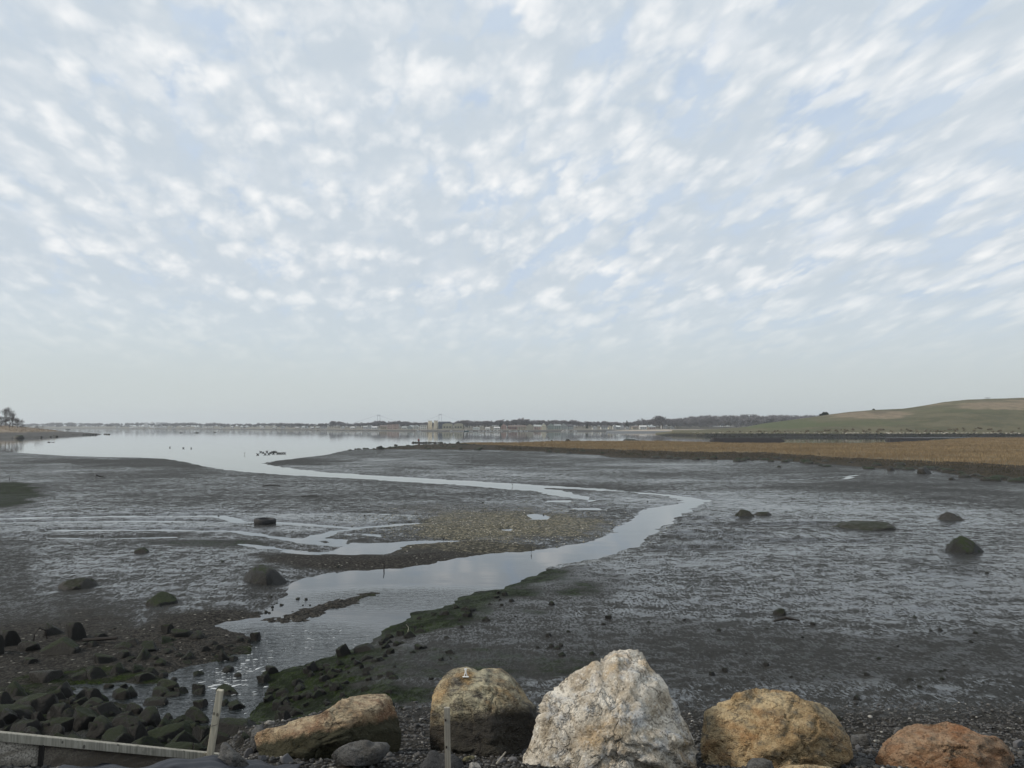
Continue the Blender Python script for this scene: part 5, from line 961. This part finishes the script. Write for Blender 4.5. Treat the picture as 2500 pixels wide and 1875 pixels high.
# ------------------------------------------------------------------ stakes
def wood_nodes(c0, c1):
    def f(t, b):
        O = t.coord('Object'); a = t.noise(t.vm('MULTIPLY', O, (60, 60, 4)), 1.0, 4.0, .6); k = t.voro(t.vm('MULTIPLY', O, (14, 14, 9)), 1.0); d_ = t.noise(O, 9, 4.0, .6)
        col = t.mix(t.step(a, .3, .7), c0, c1); col = t.mix(t.step(d_, .55, .75, 0, .6), col, tuple(q * .55 for q in c0)); col = t.mix(t.step(k, .10, .16, .8, 0), col, (.03, .025, .02)); t.put(b.inputs['Base Color'], col); b.inputs['Roughness'].default_value = .85; bump(t, b, a, .003)
    return f
wpale = material('weathered_pale_wood', wood_nodes((.30, .28, .22), (.48, .45, .36))); wrail = material('weathered_rail', wood_nodes((.20, .19, .155), (.38, .36, .30)))
wgrey = material('weathered_grey_wood', wood_nodes((.20, .18, .15), (.32, .30, .25)))
a = atY(504, 1856, 6.52); b_ = atY(538, 1684, 6.5); a_ = Vector(a); bb = Vector(b_); st = empty('leaning_stake', a, 'pale weathered wooden stake leaning right at the end of the low barrier', 'stake')
dv = bb - a_; m = MB(); m.beam((0, 0, -.15), dv, .046, .040, (0, 1, 0)); sh = m.build('shaft', wpale, st); bv = sh.modifiers.new('bev', 'BEVEL'); bv.width = .004; bv.segments = 2
wp_ = Vector(atY(521, 1769, 6.5)) - a_; rng_ = [wp_ + Vector((math.cos(t) * .033, math.sin(t) * .031, .004 * math.cos(t))) for t in np.linspace(0, 6.283, 13)]; MB().tube(rng_, .0022, 4).build('wire_tie', plain('dark_wire', (.03, .03, .035), .5, .1), st)
a = atY(1097, 1900, 6.0); bb = Vector(atY(1091, 1727, 6.0)); dv = bb - Vector(a); st = empty('upright_stake', a, 'grey wooden stake standing upright in front of the banded brown boulder', 'stake'); m = MB(); m.beam((0, 0, -.3), dv, .040, .028, (0, 1, 0)); sh = m.build('shaft', wgrey, st); bv = sh.modifiers.new('bev', 'BEVEL'); bv.width = .002; bv.segments = 2
for zf in (.83, .45): q = dv * zf; MB().box((q.x - .012, q.y - .016, q.z), (.010, .006, .016), .3).build('nail', plain('rusty_nail', (.03, .02, .015), .6, .1), st)
# ------------------------------------------------------------------ low barrier: pale rail over brown fabric
pR = Vector(atY(500, 1845, 6.6)); pL = Vector(atY(0, 1797, 5.65)); pLL = pL + (pL - pR) * .7; ln_ = (pL - pR).normalized()
pR2 = Vector(atY(536, 1849, 6.62)); br_ = empty('low_barrier', pR, 'low barrier of brown fabric under a pale wooden rail, bottom left of the photo', 'barrier')
m = MB(); m.beam(pLL - pR, pR2 - pR, .055, .055, (0, 0, 1)); tr_ = m.build('top_rail', wrail, br_); bv = tr_.modifiers.new('bev', 'BEVEL'); bv.width = .004; bv.segments = 2
N, K = 160, 14; V = []; F = []; L_ = (pLL - pR)
for i in range(N + 1):
    u = i / N; base = L_ * u
    for j in range(K + 1):
        v = j / K; fold = .018 * math.sin(u * 40 + v * 2) * v + .03 * math.sin(u * 11 - v * 3) * v + .012 * math.sin(u * 97 + v * 5) * v; V.append((base.x + .0, base.y - .024 - fold - .05 * v, base.z - .02 - v * .55))
for i in range(N):
    for j in range(K): q = i * (K + 1) + j; F.append((q, q + K + 1, q + K + 2, q + 1))
def fab(t, b):
    O = t.coord('Object'); a = t.noise(t.vm('MULTIPLY', O, (1.2, 1.2, 5)), 1.6, 5.0, .6, .8); c = t.noise(O, 90, 2.0, .5); x = t.xyz(O)[0]
    col = t.mix(t.step(a, .42, .62), (.11, .09, .065), (.22, .19, .15)); pl = t.mix(t.step(a, .36, .60), (.25, .225, .18), (.58, .54, .47)); col = t.mix(t.step(x, -.80, -.84), col, pl); t.put(b.inputs['Base Color'], t.mix(t.step(c, .3, .8), col, (.09, .08, .07))); b.inputs['Roughness'].default_value = .9; bump(t, b, c, .004)
sk_ = link('fabric_skirt', npmesh('fabric_skirt', V, F, material('brown_geotextile', fab), True), br_); so_ = sk_.modifiers.new('sol', 'SOLIDIFY'); so_.thickness = .004
q = Vector(atY(112, 1812, 5.83)) - pR; MB().beam(q + Vector((0, -.045, .0)), q + Vector((0, -.11, -.5)), .03, .02, (0, 1, 0)).build('backing_post', plain('dark_post', (.02, .018, .016), .9, .2), br_)
# crumpled black sheet at the foot of the stake
N, K = 90, 40; V = []; F = []; xa_, xb_ = float(atY(225, 1860, 5.9)[0]), float(atY(700, 1860, 5.9)[0])
XX = []; YY = []; UU = []
for i in range(N + 1):
    for j in range(K + 1): u, v = i / N, j / K; XX.append(xa_ + (xb_ - xa_) * u); YY.append(5.35 + v * .95 + .1 * u); UU.append((u, v))
gz = height(np.array(XX), np.array(YY))
for x, y, (u, v), z in zip(XX, YY, UU, gz):
    e_ = math.sin(math.pi * min(1, v * 1.02)) ** .5 if v < .98 else 0; pk = .09 * math.exp(-((u - .58) / .20) ** 2) + .03; V.append((x, y, z + .012 + pk * e_ * (.6 + .4 * v) + .010 * math.sin(u * 25 + v * 9) + .006 * math.sin(u * 61 - v * 23)))
for i in range(N):
    for j in range(K): q = i * (K + 1) + j; F.append((q, q + K + 1, q + K + 2, q + 1))
bs = link('black_sheet', npmesh('black_sheet', V, F, plain('black_plastic', (.022, .024, .032), .55, .2, 5), True)); so_ = bs.modifiers.new('sol', 'SOLIDIFY'); so_.thickness = .004; tag(bs, 'crumpled dark plastic sheet at the foot of the leaning stake, bottom edge', 'plastic sheet')
# ------------------------------------------------------------------ sticks, driftwood, figurine, foam
drk = plain('wet_wood', (.025, .021, .018), .8, .3, 8)
def stick(pts, rad, label, name='driftwood', cat='driftwood', mat=drk, sides=6):
    P = [Vector(p) for p in pts]; o = MB().tube([p - P[0] for p in P], rad, sides).build(name, mat); o.location = P[0]; return tag(o, label, cat)
def gp(px, py, dz=0.0): g = ground_hit(px, py); return (g[0], g[1], g[2] + dz)
q = gp(937, 1392); stick([(q[0], q[1], -.05), (q[0] + .01, q[1], .10), (q[0] - .012, q[1], .22)], [.018, .015, .010], 'dark upright stick in the near edge of the stream, centre', 'upright_stick', 'stick')
q = gp(23, 1172); stick([(q[0], q[1], -.05), (q[0], q[1], .32)], [.02, .014], 'thin upright stick on the left mudflat near the green patch', 'upright_stick', 'stick')
q = Vector(gp(234, 1167, .02)); stick([q, q + Vector((.02, 0, .20)), q + Vector((.35, .1, .08)), q + Vector((.75, .1, .03))], [.05, .07, .05, .02], 'dark wedge shaped driftwood beside a bright puddle on the left mudflat')
q = Vector(gp(640, 1187, .02)); stick([q, q + Vector((.5, 0, .05)), q + Vector((1.2, .1, .02))], [.03, .05, .02], 'long thin dark driftwood left of the upper channel'); q = Vector(gp(735, 1213, .02)); stick([q, q + Vector((.5, 0, .04)), q + Vector((1.0, .1, .02))], [.02, .035, .02], 'thin driftwood on the mud above the tyre')
q = Vector(gp(1890, 1520, .03)); stick([q, q + Vector((.25, .05, .05)), q + Vector((.5, 0, .01))], [.02, .03, .015], 'short dark driftwood on the mud below the brown oval rock')
q0 = Vector(gp(80, 1574)); q1 = Vector(gp(115, 1560)); mid = (q0 + q1) / 2; stick([q0, q0 * .8 + mid * .2 + Vector((0, 0, .17)), mid + Vector((-.03, 0, .25)), q1 * .75 + mid * .25 + Vector((0, 0, .17)), q1], [.012, .014, .013, .012, .010], 'thin dark branch bent into a hoop between the upper left rocks', 'bent_branch', 'branch')
q = Vector(gp(236, 1570, .05)); stick([q + Vector((-.25, 0, 0)), q + Vector((.35, .05, .03))], [.035, .03], 'dark round timber lying right of the mossy slab, upper left rocks', 'log', 'log')
q = Vector(gp(995, 1545, 0)); stick([q, q + Vector((.02, 0, .10)), q + Vector((-.03, 0, .16))], [.006, .005, .003], 'thin pale dry stalk on the right bank of the stream', 'dry_stalk', 'stalk', wpale)
q = Vector(gp(1212, 1872, .02)); stick([q, q + Vector((.07, .05, .07))], [.008, .006], 'thin brown twig on the gravel left of the tallest boulder', 'twig', 'twig', wgrey)
from mathutils.bvhtree import BVHTree
bo = [o for o in bpy.data.objects if o.get('label', '').startswith('rounded brown boulder')][0]
bpy.context.view_layer.update(); bv = BVHTree.FromPolygons([bo.matrix_world @ v.co for v in bo.data.vertices], [tuple(p.vertices) for p in bo.data.polygons])
dr = Vector(ray(1137, 1651)).normalized(); hit = bv.ray_cast(Vector((0, 0, CAMZ)), dr)[0] or Vector(atY(1137, 1651, 7.0))
wf_ = plain('white_plastic', (.78, .78, .76), .5, .03); k = .082
fg = empty('figurine', hit + Vector((0, -.015, -.002)), 'small white plastic figurine with spread legs and raised arms on the brown boulder', 'figurine')
MB().box((0, 0, .002), (.052, .022, .004)).build('base', wf_, fg)
skin('body', [(0, 0, .46 * k), (.12 * k, 0, .24 * k), (.16 * k, 0, .04 * k), (-.12 * k, 0, .24 * k), (-.15 * k, 0, .04 * k), (0, 0, .60 * k), (0, 0, .72 * k), (.10 * k, 0, .80 * k), (.17 * k, 0, .93 * k), (-.10 * k, 0, .80 * k), (-.15 * k, 0, .92 * k), (0, 0, .84 * k), (0, 0, .92 * k)], [(0, 1), (1, 2), (0, 3), (3, 4), (0, 5), (5, 6), (6, 7), (7, 8), (6, 9), (9, 10), (6, 11), (11, 12)], [q * k for q in (.085, .05, .04, .05, .04, .07, .085, .045, .03, .045, .03, .05, .06)], wf_, fg, 2)
# foam flecks on the riffle: part of the moving water, nobody could count them
g = np.random.default_rng(8); P = []
for (cx_, cy_, sx, sy, n_) in ((580, 1640, 40, 22, 70), (560, 1668, 22, 18, 36), (730, 1570, 90, 10, 20), (640, 1600, 70, 12, 16), (620, 1695, 10, 30, 8), (850, 1550, 60, 8, 6)):
    a = g.normal(0, 1, (n_, 2)); P += [at(cx_ + p * sx - q * sy * .6, cy_ + q * sy)[:2] for p, q in a]
P = np.array(P); ok = sdpoly(P[:, 0], P[:, 1], WP) < -.05; P = P[ok]
V = []; F = []
for i, (x, y) in enumerate(P):
    n_ = 8; r_ = g.uniform(.006, .022) * (1.8 if g.random() < .12 else 1); st_ = g.uniform(1.2, 3.6); an = g.normal(.35, .35); o = len(V)
    for z_ in (.001, .003):
        for k in range(n_): t = 6.283 * k / n_; rr = r_ * g.uniform(.6, 1.1) * (1 if z_ < .002 else .7); a, b_ = math.cos(t) * rr * st_, math.sin(t) * rr * .8; V.append((x + a * math.cos(an) - b_ * math.sin(an), y + a * math.sin(an) + b_ * math.cos(an), z_))
    for k in range(n_): F.append((o + k, o + (k + 1) % n_, o + n_ + (k + 1) % n_)); F.append((o + k, o + n_ + (k + 1) % n_, o + n_ + k))
    for k in range(1, n_ - 1): F.append((o + n_, o + n_ + k, o + n_ + k + 1))
fo = link('foam', npmesh('foam', V, F, plain('white_foam', (.5, .52, .53), .6, .05), True)); tag(fo, 'white foam flecks on the rippling lower stream', 'foam', None, 'stuff')
# ------------------------------------------------------------------ air
hm = bpy.data.materials.new('haze_air'); hm.use_nodes = True; t = NT(hm.node_tree); pv = t.node('ShaderNodeVolumePrincipled'); oo = t.node('ShaderNodeOutputMaterial'); t.l.new(pv.outputs[0], oo.inputs['Volume'])
pv.inputs['Color'].default_value = (.88, .94, 1.0, 1); pv.inputs['Density'].default_value = HAZE_D = 1.55e-4; pv.inputs['Anisotropy'].default_value = .2
hzb = MB().box((0, 4500, 69), (17000, 10500, 140)).build('haze', hm); tag(hzb, 'thin pale haze over the bay', 'haze', None, 'stuff')
